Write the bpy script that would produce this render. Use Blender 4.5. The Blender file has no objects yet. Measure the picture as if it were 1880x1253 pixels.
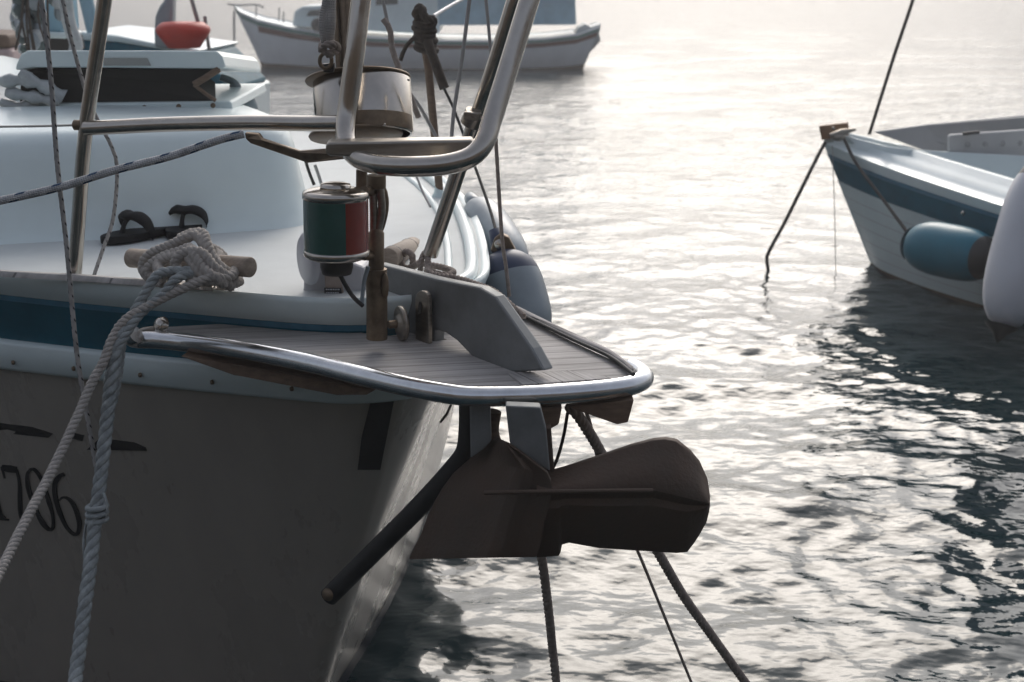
import bpy, math, random
import numpy as np
from mathutils import Vector, Matrix
from mathutils.bvhtree import BVHTree
random.seed(7); rng = np.random.default_rng(11)
S = bpy.context.scene
C = S.collection
R = math.radians
# ------------------------------------------------------------------ camera
CAMH = 2.2; PITCH = R(15.3); FP = 1880*50/36
cam = bpy.data.cameras.new('camera'); camo = bpy.data.objects.new('camera', cam); C.objects.link(camo)
cam.lens = 50; cam.sensor_width = 36; cam.clip_start = 0.05; cam.clip_end = 5000
camo.location = (0, 0, CAMH); camo.rotation_euler = (R(90)-PITCH, 0, 0)
cam.dof.use_dof = True; cam.dof.focus_distance = 2.95; cam.dof.aperture_fstop = 7.0
S.camera = camo
# ------------------------------------------------------------------ light
SUN_EL, SUN_AZ = 32, 8          # degrees; azimuth to the right of straight ahead (+Y)
S.view_settings.view_transform = 'Standard'; S.view_settings.look = 'None'
S.view_settings.exposure = 0.27; S.view_settings.gamma = 1
w = bpy.data.worlds.new("World"); S.world = w; w.use_nodes = True
nt = w.node_tree; nt.nodes.clear()
sky = nt.nodes.new('ShaderNodeTexSky'); sky.sky_type = 'NISHITA'; sky.sun_disc = False
sky.sun_elevation = R(SUN_EL); sky.sun_rotation = R(SUN_AZ)
sky.air_density = 1.0; sky.dust_density = 5.5; sky.ozone_density = 4.0; sky.altitude = 0
bg = nt.nodes.new('ShaderNodeBackground'); bg.inputs['Strength'].default_value = 0.15
wo = nt.nodes.new('ShaderNodeOutputWorld')
hs = nt.nodes.new('ShaderNodeHueSaturation'); hs.inputs['Saturation'].default_value = .5
nt.links.new(sky.outputs[0], hs.inputs['Color']); nt.links.new(hs.outputs[0], bg.inputs[0]); nt.links.new(bg.outputs[0], wo.inputs[0])
sl = bpy.data.lights.new('sun', 'SUN'); sl.energy = 0.6; sl.angle = R(24); sl.color = (1, .88, .74)
so = bpy.data.objects.new('sun', sl); C.objects.link(so); so.location = (2, 30, 14)
sd = Vector((math.sin(R(SUN_AZ))*math.cos(R(SUN_EL)), math.cos(R(SUN_AZ))*math.cos(R(SUN_EL)), math.sin(R(SUN_EL))))
so.rotation_euler = sd.to_track_quat('Z', 'Y').to_euler()
# ------------------------------------------------------------------ placing helpers
cP, sP = math.cos(PITCH), math.sin(PITCH)
EYE = Vector((0, 0, CAMH))
def ray(px, py):
    v = py-626.5
    return Vector((px-940, FP*cP-v*sP, -(FP*sP+v*cP)))
def aY(px, py, Y): d = ray(px, py); return EYE+d*(Y/d.y)
def aZ(px, py, z): d = ray(px, py); return EYE+d*((z-CAMH)/d.z)
TIP = Vector((0, 2.86, 0)); FW = Vector((.6, -.8, 0)); NR = Vector((-.8, -.6, 0)); UP = Vector((0, 0, 1))
def aL(px, py, l): d = ray(px, py); return EYE+d*((l-(EYE-TIP).dot(NR))/d.dot(NR))
def loc(a, l, z): return TIP+FW*a+NR*l+UP*z
# ------------------------------------------------------------------ materials
def srgb(*c):
    return tuple((x/12.92 if x <= .04045 else ((x+.055)/1.055)**2.4) for x in [v/255 for v in c])+(1,)
def mat(name, col, rough=.5, metal=0, noise=0, nscale=20, bump=0, bscale=60, spec=.5, coat=0, sss=0, trans=0, rvar=0, col2=None, stretch=None, coords='Object'):
    m = bpy.data.materials.new(name); m.use_nodes = True; n = m.node_tree; L = n.links; b = n.nodes['Principled BSDF']
    if len(col) == 3: col = tuple(col)+(1,)
    b.inputs['Base Color'].default_value = col; b.inputs['Roughness'].default_value = rough; b.inputs['Metallic'].default_value = metal
    b.inputs['Specular IOR Level'].default_value = spec; b.inputs['Coat Weight'].default_value = coat
    b.inputs['Coat Roughness'].default_value = .12
    b.inputs['Transmission Weight'].default_value = trans
    if sss: b.inputs['Subsurface Weight'].default_value = sss; b.inputs['Subsurface Radius'].default_value = (.01, .006, .004)
    tc = n.nodes.new('ShaderNodeTexCoord'); mp = n.nodes.new('ShaderNodeMapping'); L.new(tc.outputs[coords], mp.inputs[0])
    if stretch: mp.inputs['Scale'].default_value = stretch
    if noise or rvar:
        t = n.nodes.new('ShaderNodeTexNoise'); t.inputs['Scale'].default_value = nscale; t.inputs['Detail'].default_value = 6; t.inputs['Roughness'].default_value = .65
        L.new(mp.outputs[0], t.inputs[0])
        if noise:
            r = n.nodes.new('ShaderNodeValToRGB'); r.color_ramp.elements[0].position = .35; r.color_ramp.elements[1].position = .68
            c2 = col2 if col2 else tuple(x*(1-noise) for x in col[:3])+(1,)
            if len(c2) == 3: c2 = tuple(c2)+(1,)
            r.color_ramp.elements[0].color = c2; r.color_ramp.elements[1].color = col
            L.new(t.outputs[0], r.inputs[0]); L.new(r.outputs[0], b.inputs['Base Color'])
        if rvar:
            mr = n.nodes.new('ShaderNodeMapRange'); mr.inputs[1].default_value = .35; mr.inputs[2].default_value = .65
            mr.inputs[3].default_value = rough; mr.inputs[4].default_value = min(1, rough+rvar); L.new(t.outputs[0], mr.inputs[0]); L.new(mr.outputs[0], b.inputs['Roughness'])
    if bump:
        t2 = n.nodes.new('ShaderNodeTexNoise'); t2.inputs['Scale'].default_value = bscale; t2.inputs['Detail'].default_value = 4; L.new(mp.outputs[0], t2.inputs[0])
        bp = n.nodes.new('ShaderNodeBump'); bp.inputs['Strength'].default_value = bump; bp.inputs['Distance'].default_value = .004
        L.new(t2.outputs[0], bp.inputs['Height']); L.new(bp.outputs[0], b.inputs['Normal'])
    return m
def math_(n, op, a, b=None, c=None):
    k = n.nodes.new('ShaderNodeMath'); k.operation = op
    for i, x in enumerate((a, b, c)):
        if x is None: continue
        if isinstance(x, (int, float)): k.inputs[i].default_value = x
        else: n.links.new(x, k.inputs[i])
    return k.outputs[0]
def braid(name, col, fleck=None, famt=.5, rough=.85, strands=7, freq=1.3):
    """braided cordage: diamond relief and tracer flecks laid out along the cord's own length"""
    m = bpy.data.materials.new(name); m.use_nodes = True; n = m.node_tree; L = n.links; b = n.nodes['Principled BSDF']
    b.inputs['Roughness'].default_value = rough; b.inputs['Specular IOR Level'].default_value = .2
    uv = n.nodes.new('ShaderNodeUVMap'); sp = n.nodes.new('ShaderNodeSeparateXYZ'); L.new(uv.outputs[0], sp.inputs[0])
    u, v = sp.outputs[0], sp.outputs[1]
    k = strands; P = 2*math.pi
    A = math_(n, 'SINE', math_(n, 'MULTIPLY', math_(n, 'ADD', math_(n, 'MULTIPLY', u, k), math_(n, 'MULTIPLY', v, k*.8)), P))
    B = math_(n, 'SINE', math_(n, 'MULTIPLY', math_(n, 'SUBTRACT', math_(n, 'MULTIPLY', u, k), math_(n, 'MULTIPLY', v, k*.8)), P))
    h = math_(n, 'MULTIPLY', A, B)
    bp = n.nodes.new('ShaderNodeBump'); bp.inputs['Strength'].default_value = .7; bp.inputs['Distance'].default_value = .0015
    L.new(h, bp.inputs['Height']); L.new(bp.outputs[0], b.inputs['Normal'])
    t = n.nodes.new('ShaderNodeTexNoise'); t.inputs['Scale'].default_value = 40; t.inputs['Detail'].default_value = 5
    tc = n.nodes.new('ShaderNodeTexCoord'); L.new(tc.outputs['Object'], t.inputs[0])
    r = n.nodes.new('ShaderNodeValToRGB'); r.color_ramp.elements[0].position = .3; r.color_ramp.elements[1].position = .7
    r.color_ramp.elements[0].color = tuple(x*.6 for x in col[:3])+(1,); r.color_ramp.elements[1].color = tuple(col[:3])+(1,)
    L.new(t.outputs[0], r.inputs[0])
    if fleck:
        f1 = math_(n, 'GREATER_THAN', math_(n, 'SINE', math_(n, 'MULTIPLY', math_(n, 'ADD', v, math_(n, 'MULTIPLY', u, 1.0)), P*freq)), 1-famt)
        f2 = math_(n, 'GREATER_THAN', math_(n, 'SINE', math_(n, 'MULTIPLY', u, P*3)), .2)
        f = math_(n, 'MULTIPLY', f1, f2)
        mx = n.nodes.new('ShaderNodeMix'); mx.data_type = 'RGBA'; L.new(f, mx.inputs[0]); L.new(r.outputs[0], mx.inputs[6])
        mx.inputs[7].default_value = tuple(fleck[:3])+(1,); L.new(mx.outputs[2], b.inputs['Base Color'])
    else: L.new(r.outputs[0], b.inputs['Base Color'])
    return m
M = {}
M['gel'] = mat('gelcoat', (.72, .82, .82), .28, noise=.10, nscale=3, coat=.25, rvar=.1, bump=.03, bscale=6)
M['hullgel_shaded'] = mat('hull_gelcoat_shaded', (.36, .325, .28), .22, noise=.14, nscale=4, coat=.2, rvar=.15, stretch=(1.2, 1.2, .22))  # same white gelcoat as the gunwale, with the hull's shade put into the colour
M['deck'] = mat('deck_paint', (.59, .62, .61), .6, noise=.12, nscale=5, bump=.12, bscale=220)
M['blue'] = mat('blue_stripe', (.003, .12, .18), .4, noise=.3, nscale=5, coat=.0, spec=.25)
M['blueedge'] = mat('pale_blue_line', (.06, .22, .33), .35, noise=.3, nscale=30)
M['black'] = mat('black_vinyl', (.012, .013, .013), .55)
M['rubber'] = mat('black_rubber', (.02, .02, .02), .6, noise=.4, nscale=30, bump=.15)
M['steel'] = mat('stainless_steel', (.50, .46, .41), .12, 1, rvar=.14, nscale=25, bump=.03, bscale=90, noise=.12)
M['rim'] = mat('polished_rim', (.74, .75, .76), .14, 1, rvar=.12, nscale=25, bump=.04, bscale=70, noise=.15)
M['steel2'] = mat('brushed_steel', (.40, .36, .31), .3, 1, rvar=.15, nscale=18, noise=.3, bump=.06, bscale=50, stretch=(1, 1, 6))
M['bronze'] = mat('tarnished_metal', (.25, .185, .125), .38, .8, noise=.5, nscale=30, rvar=.2, bump=.1)
M['galv'] = mat('galvanised_steel', (.27, .28, .28), .5, .55, noise=.3, nscale=14, rvar=.2, bump=.12, bscale=70)
M['anchor'] = mat('anchor_iron', (.085, .065, .05), .62, .2, noise=.45, nscale=7, col2=(.085, .05, .032), rvar=.2, bump=.35, bscale=120)
M['bar'] = mat('cleat_wood', (.42, .34, .27), .7, noise=.35, nscale=10, bump=.25, bscale=40, stretch=(3, 12, 12))
M['oak'] = mat('brown_wood', (.20, .13, .085), .7, noise=.4, nscale=12, bump=.2, stretch=(2, 9, 9))
M['rope'] = braid('braided_mooring_rope', (.55, .52, .49))
M['laid'] = mat('laid_rope', (.42, .45, .45), .85, noise=.45, nscale=55, bump=.5, bscale=420, spec=.2)
M['laid2'] = mat('tan_laid_rope', (.38, .32, .28), .85, noise=.4, nscale=60, bump=.5, bscale=420, spec=.2)
M['beige'] = mat('beige_laid_rope', (.50, .46, .42), .85, noise=.3, nscale=70, bump=.6, bscale=420, spec=.2)
M['fleckline'] = braid('flecked_line', (.52, .50, .48), (.015, .015, .02), .22)
M['blueline'] = braid('blue_flecked_line', (.58, .58, .58), (.03, .07, .13), .3, freq=.7)
M['darkrope'] = mat('dark_rope', (.075, .055, .04), .85, noise=.5, nscale=60, bump=.5, bscale=300)
M['wire'] = mat('steel_wire', (.35, .33, .3), .35, .9)
M['greywire'] = mat('grey_line', (.3, .29, .28), .7)
M['blackline'] = mat('dark_line', (.03, .028, .024), .8, bump=.3)
M['green'] = mat('green_lens', (.012, .085, .068), .25, noise=.3, nscale=10, coat=.6)
M['red'] = mat('red_lens', (.27, .03, .015), .25, noise=.3, nscale=10, coat=.6)
M['plastic'] = mat('black_plastic', (.02, .018, .016), .45)
M['white'] = mat('white_plastic', (.5, .5, .53), .4, noise=.08, nscale=8)
M['fwhite'] = mat('white_vinyl', (.58, .59, .63), .35, noise=.06, nscale=4, coat=.2)
M['fgrey'] = mat('grey_vinyl', (.28, .33, .36), .45, noise=.2, nscale=6, coat=.2)
M['fblue'] = mat('navy_vinyl', (.025, .04, .085), .45)
M['teal'] = mat('teal_vinyl', (.002, .15, .22), .38, noise=.15, nscale=6, coat=.1, spec=.3)
M['navblue'] = mat('blue_paint', (.001, .12, .18), .5, spec=.15, noise=.3, nscale=6)
M['orange'] = mat('red_plastic', (.55, .025, .006), .5, noise=.15, nscale=8)
M['canvas'] = mat('blue_canvas', (.32, .52, .62), .9, noise=.2, nscale=5, bump=.3, bscale=12)
M['glass'] = mat('dark_window', (.02, .04, .045), .08)
M['flip'] = mat('black_foam', (.008, .008, .009), .6, spec=.25, bump=.2, bscale=160)
M['dark'] = mat('dark_interior', (.02, .018, .014), .8)
M['farwhite'] = mat('far_hull_paint', (.85, .88, .9), .5, noise=.1, nscale=3)
M['maroon'] = mat('maroon_strake', (.13, .035, .02), .5)
M['antifoul'] = mat('brown_antifouling', (.11, .06, .02), .8, noise=.4, nscale=4)
M['film'] = mat('crumpled_sheet', (.5, .53, .53), .3, noise=.3, nscale=20, bump=.8, bscale=25)
M['greybag'] = mat('green_glass_float', (.14, .20, .19), .12, noise=.4, nscale=15, trans=.35)
# weathered teak planks: seams and grain follow the boat's length
def teak(ang):
    m = bpy.data.materials.new('weathered_teak'); m.use_nodes = True; n = m.node_tree; L = n.links; b = n.nodes['Principled BSDF']
    b.inputs['Roughness'].default_value = .75; b.inputs['Specular IOR Level'].default_value = .25
    tc = n.nodes.new('ShaderNodeTexCoord'); mp = n.nodes.new('ShaderNodeMapping'); L.new(tc.outputs['Object'], mp.inputs[0]); mp.inputs['Rotation'].default_value = (0, 0, ang)
    ms = n.nodes.new('ShaderNodeMapping'); ms.inputs['Scale'].default_value = (5, 130, 30); L.new(mp.outputs[0], ms.inputs[0])
    t = n.nodes.new('ShaderNodeTexNoise'); t.inputs['Scale'].default_value = 1; t.inputs['Detail'].default_value = 7; L.new(ms.outputs[0], t.inputs[0])
    t3 = n.nodes.new('ShaderNodeTexNoise'); t3.inputs['Scale'].default_value = 7; t3.inputs['Detail'].default_value = 5; L.new(tc.outputs['Object'], t3.inputs[0])
    r = n.nodes.new('ShaderNodeValToRGB'); r.color_ramp.elements[0].position = .3; r.color_ramp.elements[1].position = .72
    r.color_ramp.elements[0].color = (.24, .225, .21, 1); r.color_ramp.elements[1].color = (.58, .55, .53, 1)
    mm = math_(n, 'ADD', math_(n, 'MULTIPLY', t.outputs[0], .65), math_(n, 'MULTIPLY', t3.outputs[0], .35)); L.new(mm, r.inputs[0])
    sp = n.nodes.new('ShaderNodeSeparateXYZ'); L.new(mp.outputs[0], sp.inputs[0])
    fr = math_(n, 'FRACT', math_(n, 'MULTIPLY', sp.outputs[1], 1/.047)); seam = math_(n, 'LESS_THAN', fr, .05)
    mx = n.nodes.new('ShaderNodeMix'); mx.data_type = 'RGBA'; L.new(seam, mx.inputs[0]); L.new(r.outputs[0], mx.inputs[6]); mx.inputs[7].default_value = (.16, .15, .14, 1)
    L.new(mx.outputs[2], b.inputs['Base Color'])
    bp = n.nodes.new('ShaderNodeBump'); bp.inputs['Strength'].default_value = .6; bp.inputs['Distance'].default_value = .003
    L.new(math_(n, 'SUBTRACT', t.outputs[0], seam), bp.inputs['Height']); L.new(bp.outputs[0], b.inputs['Normal'])
    return m
M['teak'] = teak(R(-10)); M['teakfar'] = teak(R(60))
# ------------------------------------------------------------------ object helpers
WL = {}
def tag(o, label=None, cat=None, group=None, kind=None):
    if label: o['label'] = label
    if cat: o['category'] = cat
    if group: o['group'] = group
    if kind: o['kind'] = kind
    return o
def thing(name, label, cat, at=(0, 0, 0), group=None):
    o = bpy.data.objects.new(name, None); C.objects.link(o); o.location = at; WL[o.name] = Vector(at); o.empty_display_size = .1
    return tag(o, label, cat, group)
class MB:
    def __init__(s): s.v = []; s.f = []; s.uv = []; s.sm = []
    def add(s, vs, fs, smooth=True, uvs=None):
        k = len(s.v); s.v += [Vector(x) for x in vs]
        for i, f in enumerate(fs):
            s.f.append([k+j for j in f]); s.sm.append(smooth); s.uv.append(uvs[i] if uvs else None)
        return s
    def tube(s, pts, r, seg=12, caps=True, closed=False, flat=None):
        pts = [Vector(p) for p in pts]; n = len(pts); rs = r if isinstance(r, (list, tuple)) else [r]*n
        T = []
        for i in range(n):
            if closed: d = pts[(i+1) % n]-pts[i-1]
            else: d = pts[min(i+1, n-1)]-pts[max(i-1, 0)]
            T.append(d.normalized() if d.length > 1e-9 else (T[-1] if T else UP))
        a = Vector((0, 0, 1)) if abs(T[0].z) < .9 else Vector((1, 0, 0))
        N = (a-T[0]*a.dot(T[0])).normalized(); vs = []; run = 0; V = []
        for i in range(n):
            if i:
                N = (N-T[i]*N.dot(T[i]))
                N = N.normalized() if N.length > 1e-6 else T[i].orthogonal().normalized(); run += (pts[i]-pts[i-1]).length
            B = T[i].cross(N); V.append(run/(2*math.pi*max(rs[i], 1e-4)))
            for j in range(seg):
                t = 2*math.pi*j/seg; vs.append(pts[i]+(N*math.cos(t)+B*math.sin(t))*rs[i])
        fs = []; uvs = []
        m = n if closed else n-1
        for i in range(m):
            for j in range(seg):
                k = (j+1) % seg; i2 = (i+1) % n
                fs.append([i*seg+j, i*seg+k, i2*seg+k, i2*seg+j]); v1 = V[i+1] if i+1 < n else V[-1]+.1
                uvs.append([(j/seg, V[i]), ((j+1)/seg, V[i]), ((j+1)/seg, v1), (j/seg, v1)])
        s.add(vs, fs, True, uvs)
        if caps and not closed:
            s.add(vs[:seg], [list(range(seg))[::-1]], False); s.add(vs[-seg:], [list(range(seg))], False)
        return s
    def lathe(s, prof, o, ax, seg=40, cap=True, a0=0, a1=2*math.pi):
        o = Vector(o); ax = Vector(ax).normalized(); N = ax.orthogonal().normalized()
        if abs(ax.z) > .7: N = (Vector((1, 0, 0))-ax*ax.x).normalized()
        B = ax.cross(N); full = abs(a1-a0-2*math.pi) < 1e-6; k = seg if full else seg+1; vs = []
        for (r, h) in prof:
            for j in range(k):
                t = a0+(a1-a0)*j/seg; vs.append(o+ax*h+(N*math.cos(t)+B*math.sin(t))*r)
        fs = []
        for i in range(len(prof)-1):
            for j in range(seg):
                q = (j+1) % k; fs.append([i*k+j, i*k+q, (i+1)*k+q, (i+1)*k+j])
        s.add(vs, fs, True)
        return s
    def prism(s, pts, off):
        pts = [Vector(p) for p in pts]; off = Vector(off); n = len(pts)
        vs = pts+[p+off for p in pts]
        s.add(vs, [list(range(n)), list(range(n, 2*n))[::-1]]+[[i, (i+1) % n, n+(i+1) % n, n+i] for i in range(n)], False); return s
    def box(s, c, X, Y, Z):
        c, X, Y, Z = map(Vector, (c, X, Y, Z))
        return s.prism([c-X-Y-Z, c+X-Y-Z, c+X+Y-Z, c-X+Y-Z], Z*2)
    def grid(s, rows, smooth=True, thick=None):
        m, n = len(rows), len(rows[0]); vs = [p for r in rows for p in r]
        fs = [[i*n+j, i*n+j+1, (i+1)*n+j+1, (i+1)*n+j] for i in range(m-1) for j in range(n-1)]
        if thick is not None:
            th = Vector(thick); k = m*n; vs = [Vector(v) for v in vs]; vs += [v+th for v in vs]
            fs += [[a+k for a in f][::-1] for f in fs]
            bd = [i for i in range(n)]+[i*n+n-1 for i in range(1, m)]+[(m-1)*n+j for j in range(n-2, -1, -1)]+[i*n for i in range(m-2, 0, -1)]
            fs += [[bd[i], bd[i-1], bd[i-1]+k, bd[i]+k] for i in range(len(bd))]
        s.add(vs, fs, smooth); return s
    def blob(s, c, r, seg=12, ax=None, jit=0):
        c = Vector(c); r = Vector(r) if not isinstance(r, (int, float)) else Vector((r, r, r)); vs = []; rows = seg//2+1
        for i in range(rows+1):
            ph = math.pi*i/rows
            for j in range(seg):
                t = 2*math.pi*j/seg; q = 1+random.uniform(-jit, jit)
                vs.append(c+Vector((math.sin(ph)*math.cos(t)*r.x, math.sin(ph)*math.sin(t)*r.y, math.cos(ph)*r.z))*q)
        s.add(vs, [[i*seg+j, i*seg+(j+1) % seg, (i+1)*seg+(j+1) % seg, (i+1)*seg+j] for i in range(rows) for j in range(seg)]); return s
    def build(s, name, m, parent=None, bevel=0, label=None, autosm=True, bseg=2):
        c = sum(s.v, Vector())/len(s.v)
        me = bpy.data.meshes.new(name); me.from_pydata([tuple(v-c) for v in s.v], [], s.f); me.update()
        me.polygons.foreach_set('use_smooth', s.sm)
        if any(u for u in s.uv):
            ul = me.uv_layers.new(name='UVMap'); k = 0
            for p, u in zip(me.polygons, s.uv):
                for j, li in enumerate(p.loop_indices):
                    if u: ul.data[li].uv = u[j]
        import bmesh
        b = bmesh.new(); b.from_mesh(me); bmesh.ops.recalc_face_normals(b, faces=b.faces)
        b.to_mesh(me); b.free()
        o = bpy.data.objects.new(name, me); C.objects.link(o); me.materials.append(M[m] if isinstance(m, str) else m)
        WL[o.name] = c
        if parent is not None: o.parent = parent; o.location = c-WL[parent.name]
        else: o.location = c
        if bevel:
            bv = o.modifiers.new('bevel', 'BEVEL'); bv.width = bevel; bv.segments = bseg; bv.limit_method = 'ANGLE'; bv.angle_limit = R(35)
            bv.harden_normals = False
        if label: o['label'] = label
        return o
def cr(pts, step=.01, closed=False):
    """Catmull-Rom through the points, resampled evenly"""
    P = [Vector(p) for p in pts]; n = len(P); out = []
    if n == 2: dense = [P[0].lerp(P[1], i/40) for i in range(41)]
    else:
        dense = []
        for i in range(n if closed else n-1):
            if closed: a, b, c, d = P[i-1], P[i], P[(i+1) % n], P[(i+2) % n]
            else:
                b, c = P[i], P[i+1]; a = P[i-1] if i else b*2-c; d = P[i+2] if i+2 < n else c*2-b
            for k in range(24):
                t = k/24
                dense.append(.5*((2*b)+(c-a)*t+(2*a-5*b+4*c-d)*t*t+(3*b-a-3*c+d)*t**3))
        dense.append(P[0] if closed else P[-1])
    L = [0]
    for i in range(1, len(dense)): L.append(L[-1]+(dense[i]-dense[i-1]).length)
    m = max(2, int(L[-1]/step)); j = 0
    for i in range(m+1):
        t = L[-1]*i/m
        while j < len(L)-2 and L[j+1] < t: j += 1
        d = L[j+1]-L[j]; out.append(dense[j].lerp(dense[j+1], (t-L[j])/d if d > 1e-9 else 0))
    return out[:-1] if closed else out
def laid(mb, pts, Rr, pitch=None, seg=8, n=3):
    """rope of twisted strands"""
    pitch = pitch or Rr*5.5; P = cr(pts, Rr*.33); rs = Rr*.56 if n == 3 else Rr*.5; ro = Rr-rs
    N = None; run = 0; st = [[] for _ in range(n)]
    for i, p in enumerate(P):
        T = (P[min(i+1, len(P)-1)]-P[max(i-1, 0)]).normalized()
        if N is None: N = T.orthogonal().normalized()
        N = (N-T*N.dot(T)).normalized(); B = T.cross(N)
        if i: run += (p-P[i-1]).length
        for k in range(n):
            t = 2*math.pi*(k/n)+run/pitch*2*math.pi; st[k].append(p+(N*math.cos(t)+B*math.sin(t))*ro)
    for q in st: mb.tube(q, rs, seg)
    return mb
def P3(L): return [aY(x, y, Y) for x, y, Y in L]
# ================================================================== WATER
def make_water():
    rad = [0.02, .6, 1.2, 1.8, 2.3, 2.7, 3.0]
    while rad[-1] < 1500:
        r = rad[-1]; rad.append(r+max(.016, r*r*.00036))
    rad = np.array(rad); th = [0.0]
    while th[-1] < math.pi:
        t = th[-1]; d = .0021 if t < .42 else (.0021+(t-.42)*.09); th.append(min(math.pi, t+d))
    th = np.array(th); th = np.concatenate([-th[:0:-1], th[:-1]])
    m, n = len(rad), len(th)
    RR, TH = np.meshgrid(rad, th, indexing='ij'); X = RR*np.sin(TH); Y = RR*np.cos(TH); Z = np.zeros_like(X)
    DX = np.zeros_like(X); DY = np.zeros_like(X)
    sp = np.maximum(np.maximum(.016, RR*RR*.00036), RR*.0021)
    K = 96
    for i in range(K):
        lam = .11*(26 ** (i/(K-1)))*rng.uniform(.93, 1.07)
        ang = R(-78)+rng.normal(0, .55 if lam > .5 else .85); k = 2*math.pi/lam
        slope = .0175*(1.15 if lam < .3 else 1.1 if lam < 1.0 else (1/lam)**.8)
        a = slope/k; wgt = np.clip((lam/sp-2.5)/3, 0, 1)
        if lam > .25:   # patches: groups of waves come and go
            kx, ky = rng.normal(0, 1.3, 2)/lam*.45; wgt = wgt*(.75+.45*np.sin(kx*X+ky*Y+rng.uniform(0, 6)))
        ph = k*(X*math.cos(ang)+Y*math.sin(ang))+rng.uniform(0, 6.283)
        Z += a*wgt*np.cos(ph)
        DX -= .9*a*wgt*math.cos(ang)*np.sin(ph); DY -= .9*a*wgt*math.sin(ang)*np.sin(ph)
    fade = np.clip((RR-.4)/.6, 0, 1)
    co = np.stack([X+DX*fade, Y+DY*fade, Z*fade], -1).reshape(-1, 3)
    i, j = np.meshgrid(np.arange(m-1), np.arange(n), indexing='ij'); j2 = (j+1) % n
    q = np.stack([i*n+j, (i+1)*n+j, (i+1)*n+j2, i*n+j2], -1).reshape(-1, 4)
    me = bpy.data.meshes.new('sea'); me.vertices.add(len(co)); me.vertices.foreach_set('co', co.astype(np.float32).ravel())
    me.loops.add(q.size); me.loops.foreach_set('vertex_index', q.astype(np.int32).ravel()); me.polygons.add(len(q))
    me.polygons.foreach_set('loop_start', (np.arange(len(q))*4).astype(np.int32)); me.polygons.foreach_set('loop_total', np.full(len(q), 4, np.int32))
    me.update(calc_edges=True); me.polygons.foreach_set('use_smooth', [True]*len(q))
    if me.polygons[5000].normal.z < 0: me.flip_normals()
    o = bpy.data.objects.new('water', me); C.objects.link(o); o['kind'] = 'structure'
    m_ = bpy.data.materials.new('sea_water'); m_.use_nodes = True; nn = m_.node_tree; b = nn.nodes['Principled BSDF']
    b.inputs['Base Color'].default_value = (.006, .020, .023, 1); b.inputs['Roughness'].default_value = .05; b.inputs['IOR'].default_value = 1.34
    tc = nn.nodes.new('ShaderNodeTexCoord'); mp = nn.nodes.new('ShaderNodeMapping'); mp.inputs['Scale'].default_value = (.75, 1.15, 1); mp.inputs['Rotation'].default_value = (0, 0, R(12))
    nn.links.new(tc.outputs['Object'], mp.inputs[0])
    t = nn.nodes.new('ShaderNodeTexNoise'); t.inputs['Scale'].default_value = 9; t.inputs['Detail'].default_value = 2.5; t.inputs['Roughness'].default_value = .5
    nn.links.new(mp.outputs[0], t.inputs[0]); bp = nn.nodes.new('ShaderNodeBump'); bp.inputs['Strength'].default_value = .6; bp.inputs['Distance'].default_value = .02
    # longer wind ripple on the open water away from the lee of the quay
    t2 = nn.nodes.new('ShaderNodeTexNoise'); t2.inputs['Scale'].default_value = 3.2; t2.inputs['Detail'].default_value = 5; t2.inputs['Roughness'].default_value = .6
    nn.links.new(mp.outputs[0], t2.inputs[0]); sx = nn.nodes.new('ShaderNodeSeparateXYZ'); nn.links.new(tc.outputs['Object'], sx.inputs[0])
    mr = nn.nodes.new('ShaderNodeMapRange'); mr.inputs[1].default_value = 7; mr.inputs[2].default_value = 18; mr.inputs[3].default_value = 0; mr.inputs[4].default_value = 7
    nn.links.new(sx.outputs[1], mr.inputs[0])
    hsum = math_(nn, 'ADD', t.outputs[0], math_(nn, 'MULTIPLY', t2.outputs[0], mr.outputs[0]))
    nn.links.new(hsum, bp.inputs['Height']); nn.links.new(bp.outputs[0], b.inputs['Normal'])
    me.materials.append(m_)
make_water()
# the quay the photographer stands on (out of view), and an unseen brown slope added to block rear sky and tint reflections
q = MB(); q.box((0, -12, -1.0), (40, 0, 0), (0, 14.2, 0), (0, 0, 0.94))
tag(q.build('quay', mat('quay_stone', (.15, .11, .075), .85, noise=.4, nscale=2, bump=.3)), kind='structure')
rows = []
for i in range(14):
    y = -8-i*5; rows.append([(x*6, y+math.sin(x*1.3)*1.0, -.5+min(16, i*i*.2+i*2.6)+random.uniform(0, 1.2)) for x in range(-16, 17)])
tag(MB().grid(rows).build('sky_block_slope', mat('sky_block_brown', (.075, .055, .035), .95, noise=.5, nscale=.6, bump=.5, bscale=3)), kind='structure')  # added slope, never in view: darkens the hull and browns the steel

# ================================================================== NEAR BOAT
boat = thing('moored_sailboat', 'white sailboat bow with dark blue sheer stripe, teak bow platform and 1706 on its side', 'sailboat', (-1.2, 4.4, 0))
ZD = 1.47; A0 = -.285
def astem(z): return A0-.485*(ZD-z)-.05*math.sin(max(0, min(1, (ZD-z)/ZD))*math.pi)*0
def hb(z, d, side=1):
    q = max(0, min(1.02, z/ZD))
    if side < 0:      # this bow is fuller low down on its far side
        Rn = .02+.15*q**3.2; B = 2.2-.9*q**2; sl = 1.10-.42*q**3
        return Rn*(1-math.exp(-d/(.25*Rn)))+B*math.tanh(sl*d/B)
    Rn = .02+.15*q**3.2; B = 1.45-.15*q; sl = .95-.27*q**1.5
    return Rn*(1-math.exp(-d/(.25*Rn)))+B*math.tanh(sl*d/B)
DS = [0, .002, .006, .012, .02, .03, .045, .065, .09, .13, .18, .25, .34, .45, .6, .8, 1.05, 1.35, 1.7, 2.1, 2.6, 3.2, 4, 5, 6.5]
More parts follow.
